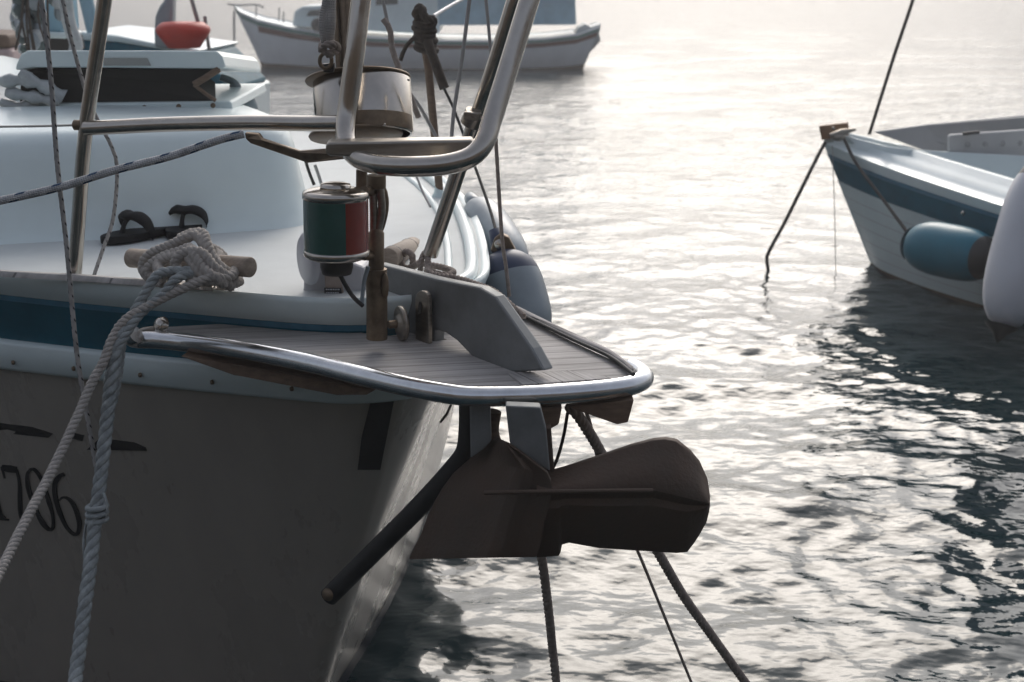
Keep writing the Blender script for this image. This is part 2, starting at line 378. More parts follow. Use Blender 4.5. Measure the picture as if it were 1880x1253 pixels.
def ring(z, off=0, ds=DS):
    near = []; far = []
    for d in ds:
        a = astem(z)-d; l = hb(z, d); e = 1e-3
        sl = (hb(z, d+e)-l)/e; nn = Vector((sl, 1)).normalized()      # (fwd, out)
        near.append(loc(a+nn.x*off, l+nn.y*off, z)); lf_ = hb(z, d, -1); far.append(loc(a+nn.x*off, -lf_-nn.y*off, z))
    return near[::-1]+far[1:]
def shell(name, levels, m, offs=None, parent=boat, bevel=0, label=None):
    offs = offs or [0]*len(levels)
    return MB().grid([ring(z, o) for z, o in zip(levels, offs)]).build(name, m, parent, bevel, label)
hull = shell('hull', [1.270, 1.22, 1.15, 1.0, .8, .6, .4, .22, .1, 0, -.15, -.35], 'hullgel_shaded')
shell('boot_stripe', [.12, .09, .06, .03, -.02, -.1], mat('boot_stripe_paint', (.015, .02, .03), .4), [.002]*6)
shell('sheer_stripe', [1.397, 1.36, 1.32, 1.270], 'blue')
shell('pinstripe', [1.3968, 1.382], 'blueedge', [.0025, .0025])
shell('rub_rail', [1.272, 1.270, 1.262, 1.225, 1.198, 1.188, 1.184], 'gel', [.001, .014, .022, .024, .024, .018, .001])
shell('gunwale', [1.455, 1.466, 1.45, 1.398, 1.3966], 'gel', [-.022, -.006, .002, .003, -.002])
rg = ring(1.455, -.02); n_ = len(rg)
dk = MB().grid([[rg[i], rg[i].lerp(rg[n_-1-i], .33), rg[i].lerp(rg[n_-1-i], .66), rg[n_-1-i]] for i in range(n_//2+1)]).build('deck', 'deck', boat)
# far toe rail moulding
tr = [loc(astem(1.45)-d, -hb(1.45, d)+.05, 1.462) for d in [.05, .1, .2, .34, .5, .8, 1.05, 1.35, 1.7, 2.1, 2.6, 3.2, 4]]
MB().tube(cr(tr, .03), .016, 10).build('toe_rail', 'gel', boat)
tr = [loc(astem(1.45)-d, -hb(1.45, d)+.12, 1.457) for d in [.2, .34, .5, .8, 1.05, 1.35, 1.7, 2.1, 2.6]]
MB().tube(cr(tr, .03), .010, 8).build('toe_rail', 'gel', boat)
# teak capping on the near edge
cp = cr([aZ(-260, 482, 1.468), aZ(0, 503, 1.468), aZ(140, 511, 1.466), aZ(280, 521, 1.466), aZ(432, 529, 1.466)], .02)
MB().grid([[p+Vector((0, .012, .0)), p+Vector((0, .010, .008)), p+Vector((0, -.010, .008)), p+Vector((0, -.013, -.004))] for p in cp]).build('teak_capping', 'teak', boat)
bv = BVHTree.FromPolygons([hull.matrix_world @ v.co+WL['hull'] for v in hull.data.vertices], [tuple(p.vertices) for p in hull.data.polygons])
rro = bpy.data.objects['rub_rail']
bvr = BVHTree.FromPolygons([v.co+WL['rub_rail'] for v in rro.data.vertices], [tuple(p.vertices) for p in rro.data.polygons])
def onhull(px, py, off=.003, bv=bv):
    d = ray(px, py).normalized(); h = bv.ray_cast(EYE, d)
    if h[0] is None: return aY(px, py, 3.1)
    n = h[1] if h[1].dot(d) < 0 else -h[1]
    return h[0]+n*off
def decal(pts, off=.003):
    P = [onhull(x, y, off) for x, y in pts]; n = (onhull(*pts[0], off+.002)-P[0]); return MB().prism(P, -n)
# screws along rub rail
for x, y in ((25, 661), (136, 672), (258, 684), (390, 697), (536, 709)):
    p = onhull(x, y+4, .001, bvr); MB().lathe([(0, .006), (.005, .0055), (.0058, .003), (.006, 0)], p+Vector((.002, -.002, 0)), NR, 14).build('screw', 'bronze', boat)
# dark streaks on the topside: two slashed dashes
for k in (((-90, 763), (60, 784), (98, 796), (90, 803), (-90, 785)), ((124, 792), (155, 799), (152, 809), (130, 804)), ((200, 806), (247, 812), (268, 821), (270, 827), (160, 825), (182, 806))):
    decal(k).build('side_stripe', 'black', boat)
# 1706: pen strokes laid on the hull, thick and thin
def glyph(path, widths):
    """stroke in pixels; the pen is broad across x, narrow across y"""
    P = cr([Vector((x, y, 0)) for x, y in path], 2.2); mb = MB(); L = []; Rr = []
    for i, p in enumerate(P):
        f = i/(len(P)-1)*(len(widths)-1); k = min(int(f), len(widths)-2); wd = widths[k]+(widths[k+1]-widths[k])*(f-k)
        T = (P[min(i+1, len(P)-1)]-P[max(i-1, 0)]).normalized(); N = Vector((-T.y, T.x, 0))
        a = p+N*wd/2; b = p-N*wd/2; L.append(onhull(a.x, a.y, .003)); Rr.append(onhull(b.x, b.y, .003))
    return mb.grid([L, Rr], True, NR*-.002)
def digit(strokes, name='registration_digit'):
    mb = MB()
    for s in strokes:
        g = glyph(*s); mb.add(g.v, g.f, False)
    return mb.build(name, 'black', boat)
digit([([(-22, 858), (-14, 880), (-6, 920), (2, 945), (10, 951)], [5, 9, 10, 9, 5]), ([(-16, 952), (0, 952), (17, 954)], [4, 5, 3])])
digit([([(4, 857), (16, 860), (31, 862)], [9, 13, 11]), ([(3, 856), (6, 866), (9, 878)], [4, 3, 2]), ([(31, 862), (36, 885), (37, 915), (38, 940), (41, 956)], [4, 5, 7, 8, 5])])
digit([([(57, 861), (51, 870), (51, 888), (56, 908), (64, 928), (73, 950), (83, 965), (92, 972), (98, 966), (97, 945), (90, 920), (82, 895), (74, 875), (64, 862), (57, 861)], [5, 6, 8, 8, 6, 7, 9, 6, 5, 6, 8, 7, 6, 6, 5])])
digit([([(118, 870), (110, 874), (102, 886), (101, 905), (105, 925), (112, 945), (122, 966), (134, 979), (143, 978), (146, 962), (142, 942), (134, 924), (124, 914), (115, 913), (109, 918)], [7, 9, 8, 8, 8, 8, 7, 6, 6, 7, 8, 8, 7, 5, 3])])
# dark rubber pad beside the stem
decal(((683, 724), (723, 729), (697, 860), (657, 860), (664, 800)), .006).build('bow_pad', 'rubber', boat, label='dark vertical pad on the side of the stem')

# ---------------------------------------------------------------- coachroof and hatch
def cabin():
    # front face across the boat; superellipse plan extruded with rounded top edge
    base = [(-1.62, 1.6), (-1.62, 1.2), (-1.50, .58), (-1.36, .25), (-1.27, -.05), (-1.26, -.16), (-1.30, -.235), (-1.37, -.285), (-1.5, -.33), (-1.9, -.42), (-2.6, -.5), (-3.6, -.52), (-4.6, -.5)]
    rows = []
    for inset, z in ((-.035, 1.452), (-.018, 1.468), (0, 1.49), (.02, 1.56), (.045, 1.66), (.062, 1.70), (.09, 1.725), (.13, 1.736), (.3, 1.745), (.7, 1.755)):
        rr = []
        for i, (a, l) in enumerate(base):
            c = Vector((-3.2, .6)); p = Vector((a, l)); d = (c-p); d.normalize(); q = p+d*inset; rr.append(loc(q.x, q.y, z))
        P = cr(rr, .04); rows.append([P[int(i*(len(P)-1)/119)] for i in range(120)])
    return MB().grid(rows).build('coachroof', 'gel', boat)
cabin()
HY = 4.32
hat = MB()
fr = [aY(18, 213, HY), aY(436, 204, HY+.02), aY(432, 190, HY+.02), aY(30, 196, HY)]
hat.prism([aY(16, 214, HY), aY(428, 204, HY+.03), aY(424, 186, HY+.03), aY(28, 192, HY)], (.02, .5, .01))
hat_o = hat.build('hatch_frame', 'gel', boat, .006)
for x, y in ((72, 203), (137, 202), (201, 200), (265, 198), (328, 196), (391, 194)):
    MB().lathe([(0, .003), (.007, .0025), (.008, 0)], aY(x, y, HY-.002), (0, -1, .2), 12).build('screw', 'bronze', hat_o)
hi = MB(); hi.prism([aY(36, 191, HY+.03), aY(396, 186, HY+.04), aY(354, 156, HY+.05), aY(392, 128, HY+.03), aY(40, 128, HY+.03)], (-.06, .3, .03))
hi.build('hatch_opening', 'dark', boat)
lid = MB()
out = [(28, 128), (30, 118), (38, 100), (52, 93), (270, 93), (398, 94), (408, 104), (414, 122), (411, 126), (280, 125), (190, 124), (60, 124), (36, 129)]
lid.prism([aY(x, y, HY-.01) for x, y in out], (.01, .55, -.055))
lid_o = lid.build('hatch_lid', 'gel', boat, .008)
lp = MB(); lp.prism([aY(190, 107, HY-.014), aY(270, 107, HY-.014), aY(277, 121, HY-.014), aY(190, 121, HY-.014)], (0, .003, 0)); lp.build('hatch_recess', mat('lid_recess', (.33, .34, .32), .5), lid_o)
ar = MB(); ar.tube(P3([(402, 127, HY-.005), (378, 143, HY-.005), (356, 156, HY-.01)]), .010, 8); ar.tube(P3([(356, 156, HY-.01), (378, 173, HY), (396, 185, HY)]), .006, 8)
ar.build('hatch_strut', 'oak', lid_o)
# crumpled clear sheet bunched in the left of the opening
cs = MB()
for (x0, y0, x1, y1, x2, y2, r) in ((0, 150, 60, 150, 118, 178, .022), (10, 170, 55, 178, 110, 188, .02), (36, 132, 62, 150, 96, 170, .018), (0, 185, 22, 195, 70, 192, .018)):
    cs.tube(cr(P3([(x0, y0, HY-.03), (x1, y1, HY-.02), (x2, y2, HY+.0)]), .015), [r*(.6+.5*math.sin(i*.9)**2) for i in range(len(cr(P3([(x0, y0, HY-.03), (x1, y1, HY-.02), (x2, y2, HY+.0)]), .015)))], 9)
tag(cs.build('plastic_sheet', 'film'), 'crumpled pale sheet bunched up in the left end of the open hatch', 'sheet')
# small deck fitting right of the hatch (blurred winch and cowl)
wn = thing('deck_winch', 'small steel deck winch beside the open hatch, right of its strut', 'winch', tuple(aY(455, 205, 4.75)))
MB().lathe([(0, .0), (.034, 0), (.03, .02), (.02, .045), (.019, .055)], aY(455, 200, 4.75), UP, 20).build('winch_drum', 'fgrey', wn)
MB().lathe([(.018, 0), (.027, .003), (.027, .014), (0, .018)], aY(454, 178, 4.75), UP, 20).build('winch_cap', 'plastic', wn)
hd = MB().tube(cr(P3([(405, 142, 4.75), (430, 152, 4.75), (442, 172, 4.75)]), .01), .012, 8); hd.blob(aY(432, 160, 4.75), (.02, .015, .02)); hd.build('winch_handle', 'fgrey', wn)

# ---------------------------------------------------------------- bow platform
ZP = 1.365
rim = [(252, 623), (300, 625), (420, 639), (560, 665), (680, 694), (760, 712), (830, 724), (880, 728), (980, 726), (1060, 721), (1120, 715), (1158, 708), (1180, 698), (1179, 688), (1160, 676)]
RIM = [aZ(x, y, ZP) for x, y in rim]; farE = [aZ(x, y, ZP+.008) for x, y in ((1120, 660), (1060, 632), (1000, 603), (948, 577))]
ins = [aZ(x, y, ZP) for x, y in ((300, 622), (420, 633), (560, 657), (680, 686), (760, 704), (830, 716), (880, 720), (980, 718), (1060, 713), (1120, 707), (1150, 702), (1166, 694))]
pl = MB(); tip_in = aZ(1158, 686, ZP)
outl = ins+[tip_in]+[aZ(x, y, ZP) for x, y in ((1110, 664), (1050, 636), (1000, 611), (950, 585))]+[loc(-.30, -.17, ZP), loc(-.32, .10, ZP), aZ(560, 609, ZP), aZ(400, 604, ZP), aZ(262, 612, ZP)]
pl.prism([p+UP*.012 for p in outl], (0, 0, -.034))
pl_o = pl.build('teak_platform', 'teak', boat, .003)
MB().tube(cr([aZ(250, 614, ZP+.02), aZ(243, 619, ZP+.012)]+RIM, .012), [.010]*2+[.0205]*400 and .0205, 20).build('platform_rim', 'rim', boat)
fe = cr([aZ(1162, 686, ZP+.014)]+[p+UP*.006 for p in farE], .015)
sidev = (aZ(1060, 650, ZP)-aZ(1060, 632, ZP)).normalized()
MB().grid([[p+sidev*.022+UP*.004, p+sidev*.018+UP*.012, p-sidev*.004+UP*.014, p-sidev*.02+UP*.008, p-sidev*.024-UP*.012] for p in fe]).build('edge_board', 'teakfar', boat)
fe2 = [p+sidev*.032+UP*.008 for p in fe]
MB().tube(fe2, .0045, 6).build('edge_seam', 'rubber', boat)
ft = [(905, 690), (1040, 684), (1052, 683), (1130, 690), (1130, 706), (960, 716), (925, 706)]
st = MB(); a_, b_ = aZ(932, 684, ZP+.016), aZ(1050, 681, ZP+.016); c_, d_ = aZ(1130, 694, ZP+.016), aZ(960, 706, ZP+.016)
zz = []
for i in range(27): p = a_.lerp(b_, i/26); zz.append(p+Vector((0, .004 if i % 2 else -.002, 0)))
st.prism(zz+[c_, d_], (0, 0, -.01)); st.build('tread_board', 'teakfar', boat, label='pale front board with a sawtooth edge')
bolt = MB().lathe([(0, .016), (.012, .014), (.018, .008), (.021, 0)], aY(297, 598, 3.075), (-.5, -.75, .45), 20).build('rail_bolt', 'steel', boat)
MB().tube(cr(P3([(250, 620, 3.06), (256, 610, 3.07), (275, 605, 3.075), (297, 604, 3.085)]), .008), .007, 8).build('rail_bracket', 'steel2', boat)
# brackets hanging under the platform
ub = MB(); ub.prism(P3([(330, 655, 3.0), (420, 668, 3.0), (560, 690, 2.93), (690, 716, 2.9), (672, 726, 2.9), (620, 724, 2.93), (610, 716, 2.95), (430, 690, 3.0)]), (.03, .10, .01))
ub.build('support_beam', 'oak', boat, .003)
bb = MB(); bb.prism(P3([(1040, 747, 2.68), (1164, 735, 2.68), (1153, 776, 2.68), (1133, 780, 2.68), (1090, 765, 2.68)]), (.0, .05, .0)); bb.build('support_beam', 'oak', boat, .002, label='wooden beam end under the right tip of the platform')
bb = MB(); bb.prism(P3([(990, 748, 2.66), (1032, 748, 2.66), (1026, 780, 2.66), (1010, 789, 2.66), (990, 787, 2.66)]), (0, .08, 0)); bb.build('support_block', 'oak', boat, .003)

# ---------------------------------------------------------------- anchor roller bracket
LB = .05
ck = [(690, 484), (715, 490), (800, 512), (879, 528), (908, 545), (940, 590), (975, 640), (998, 681), (965, 683), (930, 685), (897, 669), (866, 655), (838, 626), (818, 612), (799, 606), (796, 640), (751, 634), (720, 575), (706, 560)]
br = MB(); br.prism([aL(x, y, LB) for x, y in ck], NR*-.028)
br_o = br.build('anchor_bracket', 'galv', boat, .005)
sp_ = MB(); sx = 773; pts = [(762, 628), (762, 555)]+[(774+12*math.cos(t), 548-14*math.sin(t)) for t in np.linspace(math.pi, 0, 9)]+[(787, 555), (787, 632)]
sp_.prism([aL(x, y, LB+.022) for x, y in pts], NR*-.010); so_ = sp_.build('strap_plate', 'steel2', br_o, .002)
sl_ = MB(); sl_.prism([aL(771+3.4*math.cos(t), 566+12*math.sin(t), LB+.0235) for t in np.linspace(0, 2*math.pi, 16, endpoint=False)], NR*-.003); sl_.build('strap_slot', 'dark', so_)
cw = aL(737, 594, LB+.05)
wh = MB().lathe([(0, -.006), (.033, -.006), (.0385, -.004), (.0385, .004), (.033, .006), (.02, .006), (.018, .012), (0, .012)], cw, (-.9, -.42, .0), 32); wh_o = wh.build('roller_wheel', 'steel2', br_o)
MB().tube([cw, cw+Vector((-.9, -.42, 0)).normalized()*.03], .009, 12).build('roller_bolt', 'bronze', wh_o)
rb = MB().tube([aL(812, 640, .03), aL(812, 640, -.05)], .022, 16); rb.blob(aL(800, 630, .02), (.03, .02, .018)); rb.blob(aL(835, 650, .02), (.02, .018, .014)); rb.build('bow_roller', 'bronze', br_o)

# ---------------------------------------------------------------- pulpit tubes
def tubes(name, pts, r, m='steel', parent=boat, step=.012, seg=18, label=None): return MB().tube(cr(P3(pts), step), r, seg).build(name, m, parent, label=label)
stn = tubes('stanchion', [(194, -30, 3.22), (192, 0, 3.22), (158, 235, 3.24), (146, 380, 3.26), (137, 505, 3.28)], .0165)
rail = tubes('pulpit_rail', [(158, 236, 3.225), (300, 229, 3.15), (450, 226, 3.06), (560, 227, 2.99), (632, 226, 2.94)], .0165)
loop = tubes('pulpit_loop', [(672, -40, 2.96), (663, 0, 2.95), (651, 100, 2.93), (638, 200, 2.92), (634, 240, 2.90), (640, 270, 2.87), (660, 292, 2.84), (700, 303, 2.80), (760, 306, 2.77), (820, 302, 2.76), (865, 288, 2.77), (890, 260, 2.79), (905, 215, 2.82), (935, 120, 2.86), (972, 0, 2.9), (985, -40, 2.92)], .0205)
leg = tubes('pulpit_leg', [(955, -30, 3.1), (942, 10, 3.1), (905, 130, 3.12), (869, 235, 3.15), (838, 325, 3.18), (790, 468, 3.22)], .0175)
tubes('clamp', [(873, 207, 3.13), (863, 228, 3.14)], .023, 'steel2', leg)
MB().prism(P3([(852, 205, 3.11), (884, 208, 3.11), (880, 224, 3.11), (850, 220, 3.11)]), (0, .03, 0)).build('clamp_plate', 'steel2', leg, .003)
tubes('lifeline', [(-60, 234, 3.5), (0, 233, 3.45), (70, 232, 3.35), (142, 230, 3.25)], .0028, 'wire')
MB().lathe([(.006, -.012), (.012, -.008), (.012, .008), (.006, .012)], aY(143, 230, 3.24), (1, -.1, 0), 14).build('lifeline_eye', 'bronze', boat)
# step across the pulpit
sr = MB(); f_ = [(598, 264), (606, 261), (740, 259), (864, 257), (870, 261), (870, 284), (862, 289), (740, 291), (606, 288), (597, 282)]
sr.prism(P3([(x, y, 2.83) for x, y in f_]), (0, .035, .003)); sr.build('pulpit_step', 'steel2', boat, .005)
# lever arm left of the step
lv = MB(); lv.prism(P3([(449, 244, 2.98), (475, 246, 2.98), (482, 256, 2.97), (550, 278, 2.95), (610, 274, 2.93), (645, 282, 2.9), (640, 292, 2.9), (565, 300, 2.95), (460, 264, 2.98), (451, 256, 2.98)]), (0, .02, 0)); lv.build('latch_arm', 'bronze', boat, .003)
# ---------------------------------------------------------------- furling drum and forestay
DY = 3.08; db = aY(670, 250, DY); ax = Vector((-.06, .30, .95)).normalized(); dt = db+ax*.122
s_ = DY*1.03/FP
dr = thing('furling_drum', 'stainless steel headsail furling drum with wide top flange inside the bow rail', 'furling drum', tuple(db))
MB().lathe([(.098, .0), (.105, .003), (.106, .028), (.106, .118), (.104, .12), (.102, .118), (.102, .030), (.1, .004)], db, ax, 56).build('drum_guard', 'steel', dr)
MB().lathe([(.03, .006), (.1125, .002), (.114, -.001), (.1125, -.004), (0, -.004)], dt+Vector((-.008, 0, .002)), ax, 56).build('top_flange', 'bronze', dr)
MB().lathe([(.0, .006), (.099, .004), (.1015, 0), (.099, -.005), (0, -.006)], db+Vector((-.018, -.012, .004)), ax, 56).build('bottom_flange', 'bronze', dr)
MB().lathe([(.1064, .002), (.1068, .004), (.1068, .033), (.1064, .035)], db, ax, 30, a0=R(-95), a1=R(-10)).build('drum_opening', 'bronze', dr)
for x, y in ((706, 229), (750, 147)): MB().blob(aY(x, y, DY-.105 if x < 730 else DY-.05), .0028).build('rivet', 'steel', dr)
fo = MB(); p0 = dt+Vector((-.02, 0, 0)); p1 = p0+ax*.45
fo.tube([p0, p1], [.026, .026], 16); fo.tube([p0+Vector((-.026, -.02, 0)), p1+Vector((-.026, -.02, 0))], .006, 8); fo.tube([p0+Vector((.0, -.028, 0)), p1+Vector((.004, -.028, 0))], .005, 8)
fo.build('forestay_foil', 'bronze', boat)
# shackle, knot and rope tail at the tack
tk = thing('tack_shackle', 'steel shackle with a knotted white line on top of the furling drum', 'shackle', tuple(aY(600, 125, 3.0)))
MB().tube(cr([aY(598+11*math.cos(t), 112+14*math.sin(t), 2.99) for t in np.linspace(0, 2*math.pi, 14, endpoint=False)], .004, True), .0042, 8, closed=True).build('shackle_bow', 'bronze', tk)
MB().prism(P3([(590, 118, 2.99), (614, 116, 2.99), (612, 134, 2.99), (594, 134, 2.99)]), (0, .02, 0)).build('shackle_block', 'plastic', tk, .003)
kn = MB()
laid(kn, P3([(588, 92, 2.97), (600, 82, 2.95), (616, 82, 2.96), (620, 92, 2.98), (604, 98, 2.96), (590, 88, 2.98), (598, 78, 3.0), (612, 90, 2.99), (606, 102, 2.98), (598, 96, 2.96)]), .0075)
kn.build('knot', 'laid2', tk)
tl = MB(); 
for dx, r in ((-5, .0085), (5, .0095), (0, .008)): tl.tube(cr(P3([(600+dx*.5, 82, 2.98), (600+dx*1.3, 60, 2.97), (601+dx*1.5, 30, 2.97), (603+dx, 10, 2.97), (606+dx*.5, -30, 2.97)]), .01), r, 10)
tl.build('rope_tail', M['rope'], tk)
# ---------------------------------------------------------------- centre post, fork and sleeves under the drum
PY = 2.93
MB().tube(P3([(691, 322, PY), (691, 345, PY)]), .020, 16).build('post_cap', 'bronze', boat)
MB().tube(P3([(664, 312, PY+.05), (664, 350, PY+.05)]), .012, 14).build('post_cap', 'bronze', boat)
for x0, x1 in ((684, 686), (698, 694)): tubes('post_rod', [(x0, 345, PY), (x0+(2 if x0 < 690 else 3), 385, PY), (x1, 425, PY)], .0085, 'steel2')
tubes('post_loop', [(697, 335, PY+.02), (706, 355, PY+.02), (708, 380, PY+.02), (703, 408, PY+.02), (697, 425, PY+.02)], .007, 'bronze')
MB().tube(P3([(690, 420, PY), (691, 428, PY), (691, 496, PY)]), [.011, .0165, .0165], 18).build('post_sleeve', 'bronze', boat)
MB().tube(P3([(691, 494, PY), (692, 560, PY), (692, 622, PY)]), .0225, 20).build('post', 'bronze', boat)
MB().blob(aY(707, 525, PY-.02), (.008, .008, .03)).build('post_lug', 'bronze', boat)
# ---------------------------------------------------------------- navigation light
NY = 2.86
nb = aY(618, 482, NY); ntp = aY(616, 350, NY); nax = (ntp-nb).normalized(); u = NY*1.03/FP
def nh(y): return (482-y)*u*1.0
nl = thing('navigation_light', 'round two-colour navigation light, green and red, with steel caps on the bow rail', 'navigation light', tuple(nb))
MB().lathe([(0, nh(343)), (.030, nh(345)), (.056, nh(349)), (.0655, nh(352)), (.0675, nh(356)), (.0675, nh(364)), (.065, nh(365))], nb, nax, 48).build('top_cap', 'steel', nl)
MB().lathe([(0, nh(338)), (.022, nh(339)), (.030, nh(341)), (.032, nh(346))], nb+Vector((0, 0, .003)), nax, 32).build('cap_disc', 'steel', nl)
prof = []
for i in range(46):
    y = 365+i*2.05; prof.append((.0655+.0007*(i % 2), nh(y)))
MB().lathe(prof, nb, nax, 40, a0=R(-272), a1=R(-66)).build('lens', 'green', nl, label='green lens')
MB().lathe(prof, nb, nax, 40, a0=R(-66), a1=R(88)).build('lens', 'red', nl, label='red lens')
MB().lathe([(.065, nh(457)), (.0675, nh(459)), (.0675, nh(467)), (.064, nh(471)), (.05, nh(476)), (.035, nh(477)), (0, nh(477))], nb, nax, 48).build('bottom_cap', 'steel', nl)
MB().lathe([(.034, nh(476)), (.034, nh(490)), (.03, nh(503)), (.0, nh(503))], nb, nax, 28).build('lamp_stem', 'plastic', nl)
MB().tube(cr(P3([(622, 500, NY), (632, 520, NY), (648, 545, NY+.01), (666, 562, NY+.02)]), .008), .0048, 8).build('cable', 'plastic', nl)
MB().tube(cr(P3([(664, 560, NY+.04), (668, 520, NY+.04), (676, 490, NY+.04)]), .008), .0045, 8).build('cable', 'fgrey', nl)
tubes('light_bracket', [(668, 350, NY+.03), (684, 352, PY)], .01, 'bronze', nl)
tubes('light_bracket', [(668, 470, NY+.03), (686, 470, PY)], .01, 'bronze', nl)
# ---------------------------------------------------------------- windlass behind the light
wl = thing('windlass', 'small white anchor windlass with a side disc and data plate behind the navigation light', 'windlass', tuple(aY(615, 545, 3.16)))
b_ = MB(); b_.prism(P3([(556, 420, 3.16), (572, 416, 3.16), (600, 424, 3.16), (612, 470, 3.16), (668, 492, 3.16), (672, 548, 3.16), (552, 544, 3.16), (556, 530, 3.16)]), (.02, .13, 0)); b_.build('windlass_body', 'white', wl, .008)
MB().lathe([(0, .012), (.05, .012), (.058, .006), (.06, 0), (.058, -.008)], aY(566, 475, 3.135), (-.9, -.43, 0), 36).build('windlass_disc', 'white', wl)
pz = MB(); pz.prism(P3([(594, 484, 3.135), (620, 486, 3.135), (632, 546, 3.135), (598, 545, 3.135)]), (0, .01, 0)); pz.build('windlass_panel', mat('tan_panel', (.36, .29, .25), .5, noise=.3), wl, .002)
pz = MB(); pz.prism(P3([(595, 529, 3.13), (626, 530, 3.13), (628, 542, 3.13), (596, 541, 3.13)]), (0, .003, 0)); lab = pz.build('data_plate', 'plastic', wl)
for k, yy in enumerate((532, 538)):
    g = MB(); x = 598
    while x < 622:
        wd = random.uniform(1.5, 4); g.prism(P3([(x, yy-1.2, 3.128), (x+wd, yy-1.2, 3.128), (x+wd, yy+1, 3.128), (x, yy+1, 3.128)]), (0, .001, 0)); x += wd+1.3
    g.build('plate_lettering', 'white', lab)
# ---------------------------------------------------------------- wooden bar cleat, near side
def cleat(name, label, e0, e1, r, dirm='bar', base=None):
    t = thing(name, label, 'cleat', tuple((e0+e1)/2-UP*.04))
    d = (e1-e0).normalized()
    L = (e1-e0).length
    MB().lathe([(0, 0), (r*.9, 0), (r, .002), (r, L-.002), (r*.9, L), (0, L)], e0, d, 28).build('bar', dirm, t)
    for k in (.36, .64):
        p = e0.lerp(e1, k); MB().lathe([(.022, -.055), (.016, -.05), (.013, -.02), (.013, 0)], p, UP, 16).build('foot', 'steel2', t)
    MB().prism([e0.lerp(e1, .3)+Vector((0, .02, -.048)), e0.lerp(e1, .7)+Vector((0, .02, -.048)), e0.lerp(e1, .7)+Vector((0, -.02, -.048)), e0.lerp(e1, .3)+Vector((0, -.02, -.048))], (0, 0, -.01)).build('base_plate', 'steel2', t, .002)
    return t
c0, c1 = aY(240, 474, 3.23), aY(460, 491, 3.03)
cleat('wooden_cleat', 'thick wooden bar cleat wound with mooring rope on the near deck edge', c0, c1, .0225)
d0, d1 = aY(712, 476, 3.3), aY(758, 453, 3.75)
k2 = cleat('wooden_cleat', 'smaller wooden bar cleat with black rings behind the anchor bracket', d0, d1, .026)
for f in (.18, .8):
    p = d0.lerp(d1, f); MB().lathe([(.0262, -.003), (.0275, 0), (.0262, .003)], p, d1-d0, 24).build('ring', 'plastic', k2)
# braided mooring rope with its turns on the cleat
mr = MB()
def tur(L, r=.0125): laid(mr, P3(L), r, .036)
tur([(300, 520, 3.02), (272, 508, 3.06), (262, 488, 3.08), (275, 468, 3.07), (310, 452, 3.06), (345, 436, 3.05), (360, 433, 3.05), (374, 450, 3.03), (382, 480, 3.02), (402, 505, 3.0), (425, 520, 3.02), (440, 516, 3.08)])
tur([(290, 516, 3.04), (272, 504, 3.05), (276, 488, 3.05), (300, 472, 3.04), (330, 462, 3.03), (348, 456, 3.02), (356, 468, 2.99), (372, 492, 2.97), (392, 508, 2.96), (412, 522, 2.98)])
tur([(330, 440, 3.1), (352, 430, 3.08), (372, 430, 3.06), (378, 446, 3.03), (388, 470, 3.01), (405, 492, 3.0), (432, 508, 3.03)], .0135)
tur([(318, 508, 2.99), (296, 500, 3.0), (290, 486, 3.03), (306, 474, 3.03), (340, 470, 3.01), (352, 480, 2.99), (366, 500, 2.97), (380, 512, 2.97)])
tur([(345, 520, 2.97), (372, 516, 2.965), (400, 514, 2.97), (425, 505, 3.0), (432, 490, 3.06), (424, 478, 3.1)])
tur([(330, 505, 3.0), (322, 480, 3.0), (345, 462, 3.0), (372, 466, 2.99), (392, 490, 2.98), (420, 510, 2.99)])
tur([(378, 455, 3.1), (396, 460, 3.14), (412, 475, 3.16), (420, 500, 3.14), (436, 512, 3.12)])
tur([(384, 462, 3.12), (402, 468, 3.12), (398, 484, 3.05), (380, 500, 3.0), (350, 512, 2.97)])
tur([(425, 528, 3.02), (412, 515, 2.98), (392, 508, 2.96), (360, 520, 2.95), (310, 542, 2.94), (262, 568, 2.93), (228, 590, 2.92), (205, 625, 2.90), (190, 665, 2.88), (168, 705, 2.86), (140, 770, 2.82), (95, 865, 2.74), (45, 960, 2.62), (0, 1050, 2.5), (-90, 1230, 2.2), (-150, 1330, 1.9)], .0108)
tag(mr.build('mooring_rope', 'beige'), 'pale beige mooring rope wound over the wooden cleat and running down left across the hull', 'rope')
lr = MB()
laid(lr, P3([(388, 500, 3.02), (362, 498, 2.99), (335, 498, 2.97), (300, 500, 2.965), (283, 512, 2.96), (266, 540, 2.95), (245, 575, 2.94), (228, 602, 2.94), (222, 640, 2.93), (216, 690, 2.92), (206, 740, 2.91)]), .0112, .05)
laid(lr, P3([(380, 512, 3.0), (350, 504, 2.97), (322, 514, 2.95), (300, 540, 2.94), (262, 572, 2.93), (238, 602, 2.915), (212, 650, 2.90), (200, 700, 2.90), (196, 760, 2.89)]), .0112, .05)
laid(lr, P3([(222, 600, 2.92), (212, 650, 2.9), (206, 700, 2.89), (199, 750, 2.88), (190, 830, 2.85), (182, 900, 2.82), (176, 945, 2.80), (168, 1020, 2.76), (156, 1110, 2.70), (147, 1180, 2.66), (138, 1253, 2.6), (122, 1400, 2.4)]), .0155, .075)
for k in range(3):   # whipping knot
    y = 931+k*12; lr.tube(cr([aY(178+17.5*math.cos(t), y+5*math.sin(t)-3*math.cos(t), 2.80-.016*math.sin(t)) for t in np.linspace(0, 2*math.pi, 14, endpoint=False)], .005, True), .0062, 8, closed=True)
lr.tube(cr(P3([(190, 905, 2.8), (196, 925, 2.79), (195, 948, 2.79), (188, 955, 2.8)]), .006), .003, 6)
lr.tube(cr(P3([(162, 950, 2.8), (155, 980, 2.8), (154, 1010, 2.78), (158, 1050, 2.76)]), .006), .003, 6)
